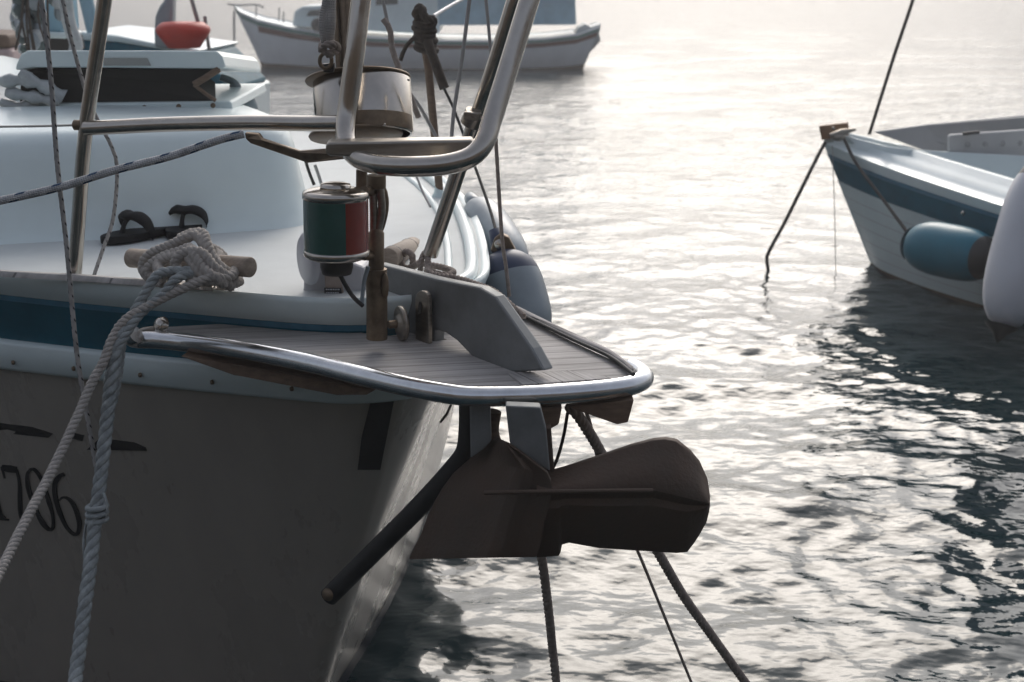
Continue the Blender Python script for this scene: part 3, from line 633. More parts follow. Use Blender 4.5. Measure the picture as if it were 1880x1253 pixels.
tag(lr.build('mooring_rope', 'laid'), 'thick blue-grey twisted mooring rope hanging from the wooden cleat with a whipped knot', 'rope')
# flecked lines
def line(name, mtl, pts, r, label, cat='line', seg=8, step=.02):
    return tag(MB().tube(cr(P3(pts), step), r, seg).build(name, mtl), label, cat)
line('signal_line', 'fleckline', [(70, -30, 2.95), (76, 0, 2.95), (92, 130, 2.95), (105, 300, 2.95), (122, 450, 2.94), (140, 640, 2.92), (158, 750, 2.9), (176, 856, 2.88)], .0053, 'black-flecked white line running down in front of the hull at far left')
line('signal_line', 'fleckline', [(108, -30, 3.35), (115, 0, 3.35), (130, 70, 3.36), (158, 170, 3.38), (180, 222, 3.4), (205, 270, 3.4), (215, 312, 3.4), (208, 400, 3.38), (190, 455, 3.34), (173, 505, 3.29)], .0048, 'black-flecked line passing behind the leaning steel stanchion and slack to the deck edge')
line('furling_line', 'blueline', [(-40, 378, 2.9), (0, 369, 2.9), (110, 344, 2.92), (210, 313, 2.94), (310, 288, 2.96), (400, 258, 2.97), (448, 246, 2.98)], .0085, 'thicker white line with blue flecks running up to the latch arm', seg=12)
line('halyard', 'greywire', [(866, -30, 3.8), (862, 0, 3.8), (848, 110, 3.8), (834, 200, 3.8), (829, 255, 3.8), (829, 300, 3.85)], .0052, 'pale line slanting down left of the tan rail tubes')
line('halyard', 'greywire', [(889, -30, 3.9), (892, 0, 3.9), (897, 50, 3.9), (902, 110, 3.9)], .0045, 'short pale line crossing behind the two rail tubes')
line('fender_line', 'laid2', [(908, 215, 3.42), (914, 320, 3.42), (922, 440, 3.41), (929, 490, 3.4), (935, 545, 3.38)], .0048, 'tan line dropping straight past the far fender eye')
line('fender_line', 'blackline', [(814, 160, 4.2), (835, 205, 4.15), (868, 295, 4.0), (898, 380, 3.8), (915, 440, 3.62)], .0042, 'thin dark line running from the knotted pole to the far fender')
line('shroud_line', 'greywire', [(698, -30, 3.9), (703, 0, 3.9), (722, 90, 3.9), (738, 150, 3.9), (770, 195, 3.9), (800, 250, 3.95)], .0048, 'grey line slanting down behind the furling drum')
line('shroud_line', 'laid2', [(703, 35, 3.8), (716, 55, 3.8), (720, 90, 3.8), (738, 140, 3.8), (768, 215, 3.85)], .008, 'soft tan line with loose loops just above the drum')
line('deck_line', 'blackline', [(561, 295, 4.3), (568, 318, 4.3), (577, 340, 4.3)], .005, 'short dark line above the green lens, left of the pair')
line('deck_line', 'greywire', [(578, 303, 4.3), (585, 322, 4.3), (591, 342, 4.3)], .005, 'short grey line above the green lens, right of the pair')
line('deck_line', 'greywire', [(765, 325, 4.1), (775, 350, 4.05), (790, 380, 3.95)], .0035, 'thin line on the far side deck left of the stanchion base')
line('white_line', 'white', [(796, 30, 4.5), (822, 14, 4.7), (845, 1, 4.9), (880, -20, 5.2)], .006, 'white line leading up right from the knotted pole')
line('bow_line', 'blackline', [(1042, 758, 2.75), (1035, 800, 2.75), (1024, 840, 2.75), (1014, 862, 2.75)], .0035, 'thin dark line hanging beside the anchor shank')
line('bow_line', 'blackline', [(828, 744, 2.9), (818, 765, 2.9), (808, 776, 2.9)], .0028, 'short frayed dark line under the platform left of the black pipe')
line('bow_line', 'laid2', [(1075, 755, 2.8), (1084, 780, 2.85), (1100, 850, 3.0), (1140, 950, 3.15), (1172, 1015, 3.25), (1215, 1120, 3.4), (1268, 1250, 3.6), (1330, 1400, 3.8)], .0042, 'thin taut tan line running into the water left of the thick twisted rope')
b1 = MB(); laid(b1, P3([(1042, 745, 2.8), (1060, 762, 2.8), (1085, 800, 2.85), (1105, 835, 2.9), (1150, 920, 3.0), (1208, 1015, 3.1), (1255, 1095, 3.2), (1305, 1165, 3.3), (1370, 1256, 3.45), (1450, 1370, 3.65)]), .0125, .05)
tag(b1.build('anchor_rope', 'laid2'), 'thick twisted rope running from under the platform behind the anchor into the water', 'rope')
b1 = MB(); laid(b1, P3([(984, 990, 3.0), (994, 1022, 3.0), (1008, 1130, 3.1), (1014, 1190, 3.2), (1021, 1256, 3.25), (1030, 1400, 3.4)]), .0115, .05)
tag(b1.build('anchor_rope', 'laid2'), 'twisted rope hanging nearly straight down from below the anchor', 'rope')
# rope from the far cleat over the bracket to the platform edge
fr_ = MB()
laid(fr_, P3([(745, 462, 3.45), (738, 478, 3.38), (742, 492, 3.35), (758, 490, 3.33), (770, 483, 3.3), (790, 487, 3.28), (815, 492, 3.25), (832, 500, 3.2), (818, 506, 3.16), (785, 498, 3.16), (800, 506, 3.12), (840, 512, 3.08), (880, 525, 3.02), (905, 535, 2.98), (925, 550, 2.95), (945, 568, 2.92), (962, 582, 2.9)]), .0085, .035)
laid(fr_, P3([(772, 498, 3.2), (774, 478, 3.22), (781, 464, 3.24), (786, 478, 3.2), (784, 500, 3.16)]), .0075, .03)
laid(fr_, P3([(740, 470, 3.4), (746, 462, 3.36), (756, 468, 3.34), (758, 484, 3.34)]), .0085, .035)
laid(fr_, P3([(760, 502, 3.14), (800, 512, 3.1), (850, 524, 3.05)]), .006, .03)
laid(fr_, P3([(905, 545, 2.96), (922, 556, 2.94), (935, 566, 2.93), (950, 575, 2.92), (935, 572, 2.94), (915, 560, 2.96)]), .0095, .035)
tag(fr_.build('anchor_rope', 'laid2'), 'twisted rope piled over the anchor bracket and led to the platform edge', 'rope')
# ---------------------------------------------------------------- knotted pole on the far gunwale
kp = thing('knotted_pole', 'tan upright pole on the far gunwale with dark rope knotted round its top', 'pole', tuple(aY(806, 352, 4.45)))
MB().tube(P3([(776, 60, 4.4), (787, 130, 4.4), (797, 240, 4.42), (807, 352, 4.45)]), .0125, 14).build('pole', 'oak', kp)
MB().lathe([(.034, 0), (.03, .012), (.016, .03), (.013, .05)], aY(806, 372, 4.45), UP, 18).build('pole_socket', 'gel', kp)
kn = MB()
for i in range(6):
    y = 45+i*9; kn.tube(cr([aY(778+i*.9+(15+3*(i % 2))*math.cos(t), y+4*math.sin(t)+3*math.cos(t), 4.4-.028*math.sin(t)) for t in np.linspace(0, 2*math.pi, 12, endpoint=False)], .01, True), .0105, 8, closed=True)
laid(kn, P3([(776, 40, 4.4), (766, 32, 4.39), (764, 22, 4.38), (772, 14, 4.38), (776, 20, 4.37), (782, 34, 4.36), (795, 38, 4.38), (792, 52, 4.38)]), .014)
kn.tube(cr(P3([(785, 75, 4.36), (793, 100, 4.35), (806, 135, 4.35), (816, 163, 4.35)]), .02), [.016]*3+[.015]*30 and .015, 8)
kn.tube(cr(P3([(770, 66, 4.38), (754, 75, 4.38), (742, 92, 4.38), (735, 112, 4.38)]), .02), .0065, 8)
kn.build('knot', 'darkrope', kp)
# ---------------------------------------------------------------- fenders on the far side
def fender(name, label, p0, p1, r, m_body, m_cap, cf=.13, eye=True, group=None, cap0=True, cap1=False):
    """inflated fender: p0 the eye end, p1 the other"""
    p0, p1 = Vector(p0), Vector(p1); ax_ = (p1-p0).normalized(); L = (p1-p0).length; t = thing(name, label, 'fender', tuple(p1), group)
    def prof(f0, f1, n=18):
        out = []
        for i in range(n+1):
            f = f0+(f1-f0)*i/n; e = abs(2*f-1); q = (1-e**3.2)**.5 if e < 1 else 0; out.append((max(r*q, .022 if f < .5 else .0), f*L))
        return out
    MB().lathe(prof(cf, 1-.13*cap1), p0, ax_, 32).build('body', m_body, t)
    if cap0: MB().lathe([(0, -.06), (.018, -.06), (.022, -.03), (.024, 0)]+prof(0.005, cf, 12), p0, ax_, 28).build('cap', m_cap, t)
    if cap1: MB().lathe(prof(.87, .995, 10)+[(.024, L), (.02, L+.03), (.016, L+.06), (0, L+.06)], p0, ax_, 28).build('cap', m_cap, t)
    return t
f1 = fender('fender', 'pale grey fender with navy shoulder hanging outside the far gunwale', aY(920, 462, 3.62), aY(968, 640, 3.5), .088, 'fgrey', 'fblue', .27)
ey = MB(); ey.prism(P3([(900, 462, 3.6), (908, 438, 3.6), (920, 430, 3.6), (934, 436, 3.6), (948, 462, 3.6), (925, 470, 3.6)]), (0, .03, 0)); ey.build('eye_tab', 'bronze', f1, .004)
MB().lathe([(0, .003), (.012, .003), (.014, 0), (.012, -.003)], aY(917, 449, 3.595), (0, -1, .2), 16).build('eye_ring', 'steel', f1)
f2 = fender('fender', 'blue-grey fender lying along the far gunwale behind the navy-shouldered one', aY(872, 378, 4.25), aY(948, 500, 3.85), .07, 'fgrey', 'fgrey')
# ---------------------------------------------------------------- anchor and its stock
an = thing('anchor', 'big dark plough anchor hung under the teak bow platform', 'anchor', tuple(aY(1000, 930, 2.6)))
def lerp_curve(C_, x):
    for (x0, y0), (x1, y1) in zip(C_, C_[1:]):
        if x <= x1: return y0+(y1-y0)*(x-x0)/(x1-x0)
    return C_[-1][1]
top = [(985, 858), (1005, 869), (1037, 860), (1113, 835), (1156, 820), (1198, 809), (1220, 807), (1241, 811), (1266, 831), (1283, 852), (1297, 884), (1301, 908), (1302, 915)]
rid = [(985, 905), (1100, 903), (1198, 900), (1302, 925)]
bot = [(985, 1024), (1026, 1021), (1030, 1001), (1045, 997), (1100, 1007), (1198, 1013), (1240, 1016), (1262, 1014), (1280, 990), (1298, 958), (1302, 935)]
xs = [985, 992, 1000, 1005, 1015, 1026, 1030, 1045, 1060, 1080, 1100, 1113, 1135, 1156, 1178, 1198, 1209, 1220, 1230, 1241, 1250, 1258, 1262, 1266, 1275, 1283, 1290, 1297, 1300, 1302]
rows = []
for x in xs:
    t, g, b = lerp_curve(top, x), lerp_curve(rid, x), lerp_curve(bot, x); bend = ((x-985)/317)**2*.05; col = []
    for k in range(9): f = k/8; col.append(aY(x, t+(g-t)*f, 2.60-.055*math.sin(f*1.5)**1.2+bend))
    for k in range(1, 9): f = k/8; col.append(aY(x, g+(b-g)*f, 2.545+.07*f**1.3+bend+(.012 if k == 1 else 0)))
    rows.append(col)
MB().grid(rows, True, (.004, .016, 0)).build('fluke', 'anchor', an, .003)
lf = [(913, 807), (890, 823), (866, 843), (832, 873), (812, 900), (798, 924), (785, 950), (773, 984), (762, 1005), (751, 1028)]
rt = [(935, 818), (965, 838), (1005, 869), (1012, 885), (1014, 903), (1008, 930), (1000, 960), (995, 990), (990, 1010), (984, 1024)]
rows = []
for (x0, y0), (x1, y1) in zip(lf, rt):
    col = []
    for k in range(11): f = k/10; col.append(aY(x0+(x1-x0)*f, y0+(y1-y0)*f, 2.72-.17*math.sin(f*1.57)**.9-(.03 if .55 < f < .8 else 0)))
    rows.append(col)
MB().grid(rows, True, (.0, .016, 0)).build('fluke', 'anchor', an, .003)
MB().tube(cr(P3([(890, 905, 2.545), (940, 904, 2.525), (1020, 903, 2.525), (1100, 902, 2.53), (1198, 901, 2.555)]), .015), 0.0045, 8).build('ridge', 'anchor', an)
sk = MB(); sk.prism(P3([(928, 745, 2.57), (992, 748, 2.57), (1003, 790, 2.57), (1010, 866, 2.57), (985, 852, 2.57), (936, 815, 2.57)]), (.0, .03, .0)); sk.build('shank', 'galv', an, .003)
sk = MB(); sk.prism(P3([(992, 785, 2.60), (1012, 786, 2.60), (1018, 868, 2.60), (1004, 866, 2.60)]), (0, .03, 0)); sk.build('shank_web', 'anchor', an, .003)
sk = MB(); sk.prism(P3([(862, 745, 2.66), (900, 745, 2.66), (902, 810, 2.66), (888, 826, 2.66), (864, 842, 2.66)]), (0, .035, 0)); sk.build('shank_web', 'galv', an, .003)
pp = MB().tube(cr(P3([(862, 738, 2.75), (861, 790, 2.75), (855, 830, 2.76), (832, 862, 2.78), (770, 930, 2.82), (690, 1010, 2.86), (604, 1096, 2.9)]), .015), .0215, 18)
po = pp.build('bobstay_pipe', 'rubber', boat)
MB().lathe([(0, .006), (.013, .005), (.015, 0)], aY(602, 1092, 2.875), (-.5, -.8, .1), 14).build('pipe_bolt', 'bronze', po)
MB().tube(cr(P3([(905, 755, 2.8), (900, 790, 2.8), (905, 812, 2.8)]), .01), .018, 12).build('roller_arm', 'oak', boat)
# ---------------------------------------------------------------- flip-flops
def flipflop(label, g):
    t = thing('flip_flop', label, 'flip-flop', (0, 0, 0), g)
    ol = []
    for i in range(36):
        a = 2*math.pi*i/36; y = .13*math.sin(a); w_ = .046+.009*math.sin(a)-.010*max(0, math.cos(2*a))*0; x = w_*math.cos(a)*(1-.18*math.exp(-((y+.01)/.05)**2)); ol.append(Vector((x, -y, 0)))
    MB().prism(ol, (0, 0, .024)).build('sole', 'flip', t, .004)
    fs = MB()
    L = cr([Vector((-.046, .0, .012)), Vector((-.053, -.012, .036)), Vector((-.048, -.024, .062)), Vector((-.026, -.034, .078)), Vector((.0, -.038, .076)), Vector((.026, -.034, .078)), Vector((.048, -.024, .062)), Vector((.053, -.012, .036)), Vector((.046, .0, .012))], .006)
    rows = []
    for i, p in enumerate(L):
        f = i/(len(L)-1); wd = .006+.013*math.sin(f*math.pi)
        rows.append([p+Vector((0, wd, .004)), p+Vector((0, wd*.4, .007)), p+Vector((0, -wd*.4, .004)), p+Vector((0, -wd, -.004))])
    fs.grid(rows, True, (0, .003, -.012)); fs.build('strap', 'flip', t)
    MB().tube(cr([Vector((0, -.040, .070)), Vector((0, -.058, .045)), Vector((0, -.066, .018))], .008), [.010, .008, .006, .006, .006, .007, .008, .008][:len(cr([Vector((0, -.040, .070)), Vector((0, -.058, .045)), Vector((0, -.066, .018))], .008))], 10).build('toe_post', 'flip', t)
    return t
a = flipflop('black rubber flip-flop seen half side-on, nearer the stanchion', 'pair of black flip-flops on the foredeck')
b = bpy.data.objects.new('flip_flop', None); C.objects.link(b)
for k in a.keys(): b[k] = a[k]
b['label'] = 'black rubber flip-flop facing the camera, nearer the wooden cleat'
for ch in a.children:
    c = ch.copy(); C.objects.link(c); c.parent = b
p = aZ(262, 436, 1.458); a.location = p; a.rotation_euler = (0, 0, R(-38)); p = aZ(350, 424, 1.458); b.location = p; b.rotation_euler = (0, 0, R(-8)); b.scale = a.scale = (1.0, 1.0, .9)

# ================================================================== BOAT ON THE RIGHT
def rboat():
    t = thing('moored_boat', 'open white boat with teal-blue sheer band and wooden stemhead at the right edge', 'boat', (4, 9, 0))
    # near gunwale and near waterline, traced at their real distances; far side is the mirror about the keel line
    tipg = aY(1511, 262, 10.05)
    G = cr([tipg, aY(1525, 268, 9.98), aY(1620, 305, 9.5), aY(1740, 346, 8.8), aY(1860, 384, 8.2), aY(2000, 420, 7.6), aY(2250, 470, 6.9)], .06)
    Wl = cr([aZ(1600, 487, .0), aZ(1625, 503, 0), aZ(1700, 532, 0), aZ(1800, 563, 0), aZ(1900, 590, 0), aZ(2080, 640, 0), aZ(2300, 680, 0)], .06)
    n = 48; G = [G[int(i*(len(G)-1)/n)] for i in range(n+1)]; Wl = [Wl[int(i*(len(Wl)-1)/n)] for i in range(n+1)]
    keel = (Vector((.78, -.62, 0))).normalized(); kn_ = Vector((keel.y, -keel.x, 0)); kn_ = kn_ if kn_.x < 0 else -kn_
    def mir(p, o): d = (p-o); return p-kn_*2*d.dot(kn_)
    o0 = tipg
    def sect(f, side):
        """f 0 at gunwale, 1 at water, down to 1.25"""
        out = []
        for g, w_ in zip(G, Wl):
            p = g.lerp(w_, f); p = p+kn_*(math.sin(min(f, 1)*math.pi)*.042*min(1, len(out)/10))
            out.append(p)
        if side < 0: out = [mir(p, out[0]) for p in out]
        return out
    def strip(f0, f1, m_, name, off=0, k=6, parent=t):
        for side in (1, -1):
            rows = []
            for i in range(k+1):
                r_ = sect(f0+(f1-f0)*i/k, side); o_ = kn_*(off*side); rows.append([p+o_ for p in r_])
            MB().grid(rows).build(name, m_, parent)
    strip(0, .085, 'gel', 'gunwale', .0)
    strip(.085, .12, 'blueedge', 'pinstripe', .008, 2)
    strip(.12, .30, 'navblue', 'sheer_band', .0)
    strip(.30, .98, 'gel', 'hull', -.004, 14)
    strip(.98, 1.2, 'antifoul', 'bottom', -.004, 3)
    # strake lines (clinker)
    for f in (.42, .53, .64, .76, .88): strip(f, f+.006, mat('strake_shadow_gap', (.45, .46, .47), .5), 'strake', -.001, 1)
    # deck edge: flat side deck then raised inner coaming
    e = [p+Vector((0, 0, .0)) for p in G]
    inw = -kn_
    d1_ = [p+inw*min(.14, .02+i*.02)+UP*.02 for i, p in enumerate(e)]
    d2_ = [p+inw*min(.16, .03+i*.02)+UP*.055 for i, p in enumerate(e)]
    d3_ = [p+inw*min(.32, .05+i*.035)+UP*.05 for i, p in enumerate(e)]
    d4_ = [p+inw*min(.34, .06+i*.035)+UP*.09 for i, p in enumerate(e)]
    d5_ = [p+inw*min(.40, .07+i*.04)+UP*.09 for i, p in enumerate(e)]
    d6_ = [p+inw*min(.41, .08+i*.04)+UP*(.07-min(.32, i*.03)) for i, p in enumerate(e)]
    MB().grid([e, d1_, d2_, d3_, d4_, d5_, d6_]).build('side_deck', 'gel', t)
    MB().grid([[mir(p, r_[0]) for p in r_] for r_ in (e, d1_, d2_, d3_, d4_, d5_, d6_)]).build('side_deck', 'gel', t)
    fl = [p+inw*.12+UP*-.22 for p in e[10:]]; MB().grid([fl, [mir(p, fl[0]) for p in fl]]).build('cockpit_sole', 'deck', t)
    # grey inner bulwark behind, with the perforated locker front
    bw = MB(); bw.prism([aY(1604, 243, 9.75), aY(1700, 230, 9.95), aY(1880, 213, 10.2), aY(2100, 195, 10.4), aY(2100, 330, 10.4), aY(1760, 300, 10.0)], (.02, .06, 0)); bw.build('far_bulwark', mat('grey_liner', (.36, .36, .36), .6, noise=.1, nscale=5), t, .006)
    pn = MB(); pn.prism(P3([(1742, 252, 9.7), (1746, 248, 9.7), (1900, 238, 9.8), (1900, 320, 9.8), (1742, 290, 9.7)]), (0, .05, 0)); pno = pn.build('locker_front', mat('locker_grey', (.50, .50, .50), .6, noise=.1, nscale=5), t, .01)
    for x in (1777, 1809, 1841, 1873): MB().lathe([(0, .004), (.017, .004), (.02, 0)], aY(x, 266-(x-1777)*.03, 9.695), (0, -1, .1), 16).build('locker_hole', mat('hole_grey', (.30, .30, .30), .6), pno)
    MB().tube(P3([(1768, 246, 9.68), (1798, 243, 9.68)]), .012, 8).build('locker_handle', 'plastic', pno)
    # stemhead
    sh = MB(); sh.prism(P3([(1503, 232, 10.0), (1555, 226, 10.02), (1558, 250, 10.02), (1508, 258, 10.0)]), (.03, .09, 0)); sh.build('stemhead', mat('varnished_stemhead', (.30, .15, .06), .5, noise=.3, nscale=30), t, .005)
    ck_ = MB(); ck_.tube(P3([(1524, 250, 9.93), (1545, 244, 9.93), (1571, 238, 9.93)]), [.018, .026, .010], 10); ck_.blob(aY(1540, 252, 9.93), (.05, .03, .03)); ck_.blob(aY(1530, 236, 9.92), (.012, .01, .012)); ck_.build('bow_cleat', 'steel2', t)
    MB().blob(aY(1768, 392, 8.58), (.014, .01, .016)).build('hull_eye', 'steel', t)
    return t
rboat()
line('forestay', 'blackline', [(1690, -60, 9.6), (1676, 0, 9.6), (1640, 108, 9.62), (1596, 247, 9.65)], .012, 'dark stay rising from the foredeck of the teal-banded boat', 'stay')
line('mooring_rope', 'blackline', [(1515, 262, 9.95), (1500, 290, 9.9), (1470, 350, 9.8), (1440, 410, 9.75), (1412, 462, 9.7), (1408, 478, 9.85), (1411, 499, 9.98)], .013, 'dark knotted rope dropping from the wooden stemhead into the water', 'rope')
line('fender_line', 'blackline', [(1550, 256, 9.85), (1572, 300, 9.7), (1620, 365, 9.3), (1670, 433, 8.85)], .011, 'dark line from the bow cleat down to the teal fender', 'line')
line('fishing_line', 'greywire', [(1528, 268, 9.9), (1532, 380, 9.85), (1535, 520, 9.8)], .003, 'very fine line hanging from the bow of the teal-banded boat', 'line')
f3 = fender('fender', 'teal fender lying sideways against the hull of the teal-banded boat', aY(1666, 446, 8.72), aY(1826, 478, 8.15), .165, 'teal', 'plastic', cap0=False, cap1=True)
MB().lathe([(0, -.005), (.03, -.004), (.08, .006), (.11, .025)], aY(1670, 447, 8.70), aY(1826, 478, 8.15)-aY(1666, 446, 8.72), 28).build('end', 'teal', f3)
f4 = fender('fender', 'large white fender with black tip hanging in front of the right edge', aY(1925, 290, 7.0), aY(1840, 606, 6.75), .155, 'fwhite', 'plastic', cap0=True, cap1=False)
MB().lathe([(.085, -.012), (.07, .004), (.035, .03), (.018, .06), (0, .08)], aY(1838, 602, 6.75), aY(1840, 606, 6.75)-aY(1925, 290, 7.0), 24).build('tip', 'plastic', f4)
line('fender_line', 'white', [(1925, 285, 7.0), (1950, 180, 7.0)], .012, 'white line holding the large white fender, out of frame', 'line')

# ================================================================== FAR MOTOR BOAT
FY = 28.7
def fboat():
    t = thing('wooden_motor_boat', 'far white wooden motor boat with maroon strake, cabin and blue canvas awning', 'boat', tuple(aZ(800, 128, 0)))
    sheer = [(426, 6), (445, 20), (480, 33), (540, 46), (600, 55), (700, 63), (800, 68), (900, 69), (1000, 65), (1060, 58), (1098, 44)]
    keel_ = [(484, 128), (487, 129), (495, 130), (560, 131), (620, 132), (700, 132), (800, 132), (900, 132), (980, 131), (1030, 130), (1066, 128)]
    n = len(sheer)
    def half(i):
        f = i/(n-1); return 1.05*min(1, (f*2.1)**.75)*(1-.25*max(0, f-.7)/.3)
    def pt(i, f, side, out=0):
        x = sheer[i][0]+(keel_[i][0]-sheer[i][0])*f; y = sheer[i][1]+(keel_[i][1]-sheer[i][1])*f
        hb_ = half(i)*(1-.35*f**2); base = aY(x, y, FY); return base+Vector((0, (-hb_*side)+(half(0)), 0))*1.0+Vector((0, out*-side, 0))
    def strip(f0, f1, m_, name, off=0, i0=0, k=5):
        for side in (1, -1):
            rows = []
            for j in range(k+1):
                f = f0+(f1-f0)*j/k; rows.append([pt(i, f, side, off) if side > 0 else pt(i, f, -1, off) for i in range(i0, n)])
            MB().grid(rows).build(name, m_, t)
    # seat it: near side at FY-half; correct apparent size is kept by small depth range
    strip(0, .16, 'farwhite', 'bulwark'); strip(.16, .83, 'farwhite', 'hull', 0, 0, 8); strip(.83, 1.08, 'antifoul', 'bottom')
    strip(.13, .24, 'maroon', 'strake', .02, 2, 1)
    strip(.05, .12, mat('green_line', (.05, .2, .17), .6), 'bow_line_paint', .015, 0, 1)
    MB().grid([[pt(i, .02, 1) for i in range(n)], [pt(i, .02, -1) for i in range(n)]]).build('deck', 'gel', t)
    MB().grid([[pt(n-1, f, 1) for f in (0, .3, .6, 1)], [pt(n-1, f, -1) for f in (0, .3, .6, 1)]]).build('transom', 'gel', t)
    def bx(P_, dep, m_, name, parent=t, bev=.03, dy=0): return MB().prism([aY(x, y, FY-.45+dy) for x, y in P_], (0, dep, 0)).build(name, m_, parent, bev)
    cb = bx([(536, 48), (541, 20), (556, 12), (640, 8), (640, 56)], 1.2, 'gel', 'cabin', dy=-.05)
    bx([(562, 30), (568, 20), (590, 18), (600, 30)], .02, 'glass', 'window', cb, .01, -.062)
    MB().lathe([(0, -.02), (.13, -.02), (.13, .02), (0, .02)], aY(584, 46, FY-1.05), (0, -1, 0), 20).build('tyre_fender', 'rubber', cb)
    wh_ = bx([(636, 56), (636, -40), (800, -60), (808, 54), (806, 62)], 1.3, 'gel', 'wheelhouse', dy=-.1)
    bx([(690, 10), (690, -18), (730, -20), (730, 8)], .02, 'glass', 'window', wh_, .01, -.112)
    bx([(648, 12), (648, -16), (680, -18), (680, 10)], .02, 'glass', 'window', wh_, .01, -.112)
    bx([(806, 47), (800, -45), (1055, -40), (1058, 42), (1058, 46)], 1.3, 'canvas', 'canvas_awning', bev=.02, dy=-.1)
    # torn clear cover over the stern
    cv = [(1062, 52), (1075, 44), (1085, 50), (1104, 44), (1100, 62), (1103, 75), (1092, 88), (1084, 96), (1072, 112), (1062, 104), (1040, 85)]
    bx(cv, .8, 'film', 'stern_cover', bev=.02)
    r_ = MB().tube(cr(P3([(418, 8, FY), (440, 10, FY), (470, 9, FY), (484, 14, FY-.1)]), .05), .018, 8); r_.build('bow_sprit', 'greywire', t)
    for x, y0, y1 in ((470, 32, 8), (512, 40, 14), (520, 42, 22)): MB().tube(P3([(x, y0, FY-.2), (x+1, y1, FY-.2)]), .014, 8).build('rail_post', 'greywire', t)
fboat()
line('anchor_chain', 'greywire', [(430, 20, 25.9), (430, 70, 25.8), (432, 112, 25.7)], .02, 'knotted chain hanging from the bow of the far motor boat', 'chain')
# ================================================================== BOAT BEHIND THE HATCH
sb = thing('dinghy', 'white and blue boat bow showing behind the open hatch', 'boat', tuple(aY(280, 300, 9.5)))
BY = 9.5
MB().prism(P3([(120, 150, BY), (150, 62, BY), (215, 70, BY), (300, 88, BY), (362, 96, BY), (430, 166, BY), (250, 260, BY), (140, 300, BY)]), (.1, .8, 0)).build('hull', 'navblue', sb, .03)
MB().prism(P3([(140, 58, BY-.02), (215, 66, BY-.02), (300, 83, BY-.02), (366, 92, BY-.02), (362, 99, BY-.02), (300, 92, BY-.02), (215, 78, BY-.02), (150, 74, BY-.02)]), (.1, .88, 0)).build('gunwale', 'gel', sb, .015)
MB().prism(P3([(360, 167, BY-.03), (424, 168, BY-.03), (428, 174, BY-.03), (428, 300, BY-.03), (300, 330, BY-.03)]), (.1, .9, 0)).build('lower_hull', 'gel', sb, .02)
tag(MB().lathe([(0, .15), (.13, .158), (.165, .13), (.172, .11), (.165, .09), (.10, .0), (0, .0)][::-1], aY(338, 88, 9.2), UP, 40).build('red_buoy', 'orange'), 'red bowl-shaped buoy standing behind the right end of the hatch lid', 'buoy')
gb = thing('fender', 'upright curved grey fender standing left of the red buoy', 'fender', tuple(aY(300, 88, 9.4)))
MB().prism(P3([(283, 88, 9.4), (282, 60, 9.4), (284, 30, 9.4), (292, 12, 9.4), (306, -6, 9.4), (330, -30, 9.4), (317, 0, 9.4), (316, 50, 9.4), (322, 92, 9.4)]), (0, .12, 0)).build('body', 'fgrey', gb, .03)
line('stay', 'greywire', [(345, -30, 9.3), (352, 0, 9.3), (364, 42, 9.3)], .014, 'dark slanting wire just right of the grey fender, above the red buoy', 'wire')
line('stay', 'greywire', [(376, 30, 9.3), (378, 50, 9.3), (384, 92, 9.3)], .012, 'short upright wire right of the red buoy', 'wire')
line('stay', 'canvas', [(150, -30, 9.3), (158, 0, 9.3), (172, 60, 9.3)], .045, 'pale blue spar slanting behind the leaning stanchion', 'spar')
# clutter at top left: net of glass floats on the cabin top of another boat
nf = thing('float_bundle', 'hanging bundle of clear and green glass floats at the top left', 'bundle of floats', tuple(aY(60, 100, 7.5)))
for k in range(64):
    x = random.uniform(28, 76)+(random.uniform(0, 70) if k % 5 == 0 else 0); y = random.uniform(-25, 92)
    r0 = random.uniform(.02, .04)
    MB().blob(aY(x, y, 7.5+random.uniform(-.12, .12)), (r0, r0, r0*random.uniform(1, 1.7)), 12, jit=.06).build('float', random.choice(['greybag', 'greybag', 'film', 'fgrey', 'glass']) , nf)
nt_ = MB()
for k in range(7):
    x0 = random.uniform(25, 95); nt_.tube(cr(P3([(x0, -30, 7.3), (x0+random.uniform(-15, 15), 30, 7.25), (x0+random.uniform(-15, 15), 92, 7.3)]), .05), .006, 6)
nt_.build('netting', 'darkrope', nf)
pb = thing('storage_box', 'blue-grey box with a dark open side behind the hatch lid at top left', 'box', tuple(aY(100, 92, 7.8)))
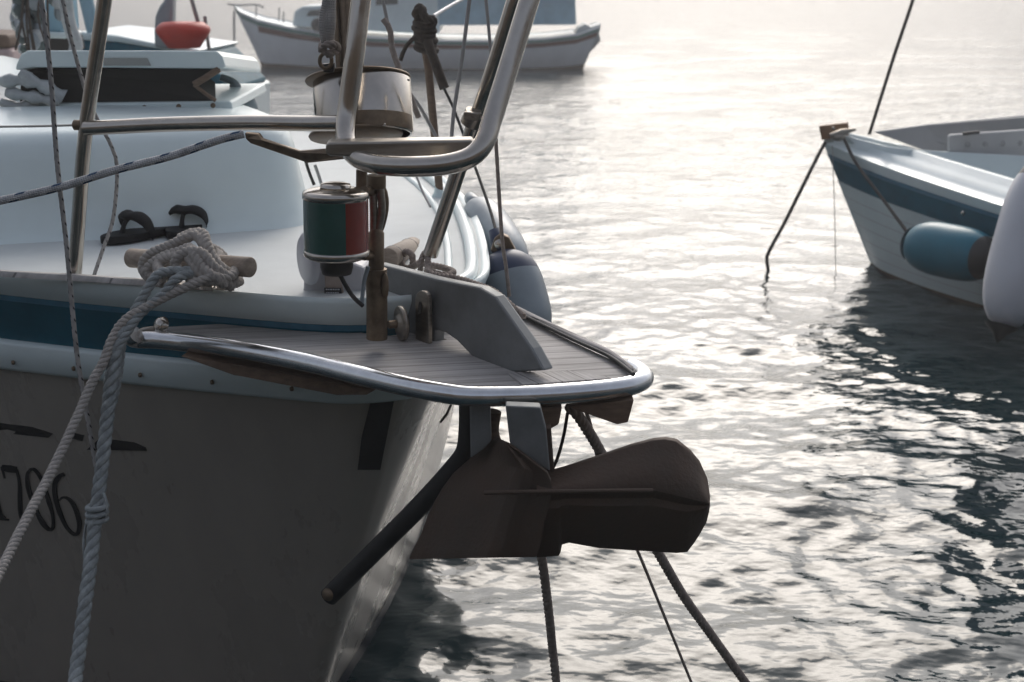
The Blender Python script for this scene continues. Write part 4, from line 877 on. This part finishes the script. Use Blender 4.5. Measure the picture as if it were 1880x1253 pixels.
MB().prism(P3([(76, 62, 7.8), (82, -30, 7.8), (110, -30, 7.8), (118, 62, 7.8)]), (0, .3, 0)).build('panel', 'canvas', pb, .02)
MB().prism(P3([(64, 66, 7.75), (122, 68, 7.75), (128, 98, 7.75), (62, 98, 7.75)]), (0, .3, 0)).build('opening', 'dark', pb, .01)
MB().prism(P3([(62, 58, 7.74), (122, 62, 7.74), (122, 72, 7.74), (62, 70, 7.74)]), (0, .3, 0)).build('ledge', 'gel', pb, .01)
ob = thing('wooden_boat', 'low brown and pink boat side cut by the left edge of the picture', 'boat', tuple(aY(0, 120, 8.5)))
MB().prism(P3([(-120, 60, 8.5), (14, 64, 8.5), (18, 88, 8.5), (-120, 92, 8.5)]), (0, .5, 0)).build('coaming', 'oak', ob, .02)
MB().prism(P3([(-120, 90, 8.5), (20, 90, 8.5), (26, 118, 8.5), (-120, 120, 8.5)]), (0, .5, 0)).build('topside', mat('faded_pink_paint', (.5, .38, .36), .6), ob, .02)
MB().prism(P3([(-120, 119, 8.5), (26, 118, 8.5), (10, 200, 8.5), (0, 330, 8.5), (-120, 330, 8.5)]), (0, .5, 0)).build('hull', 'navblue', ob, .02)
for x, z in ((138, 0),):
    tag(MB().tube(cr(P3([(118, -30, 7.2), (124, 30, 7.2), (132, 60, 7.2), (140, 78, 7.2), (138, 95, 7.2)]), .03), .035, 10).build('clear_bottle_string', 'film'), 'pale translucent string of bottles hanging beside the blue-grey box', 'bottles')

# ================================================================== HAZE over the harbour
hz = MB(); hz.prism([(-130, -50, -2), (130, -50, -2), (130, 160, -2), (-130, 160, -2)], (0, 0, 36))
hm = bpy.data.materials.new('sea_haze'); hm.use_nodes = True; hn = hm.node_tree; hn.nodes.clear()
pv = hn.nodes.new('ShaderNodeVolumePrincipled'); pv.inputs['Color'].default_value = (.97, .97, 1, 1); pv.inputs['Density'].default_value = .005; pv.inputs['Anisotropy'].default_value = .35
ho = hn.nodes.new('ShaderNodeOutputMaterial'); hn.links.new(pv.outputs[0], ho.inputs['Volume'])
tag(hz.build('haze', hm), kind='stuff')
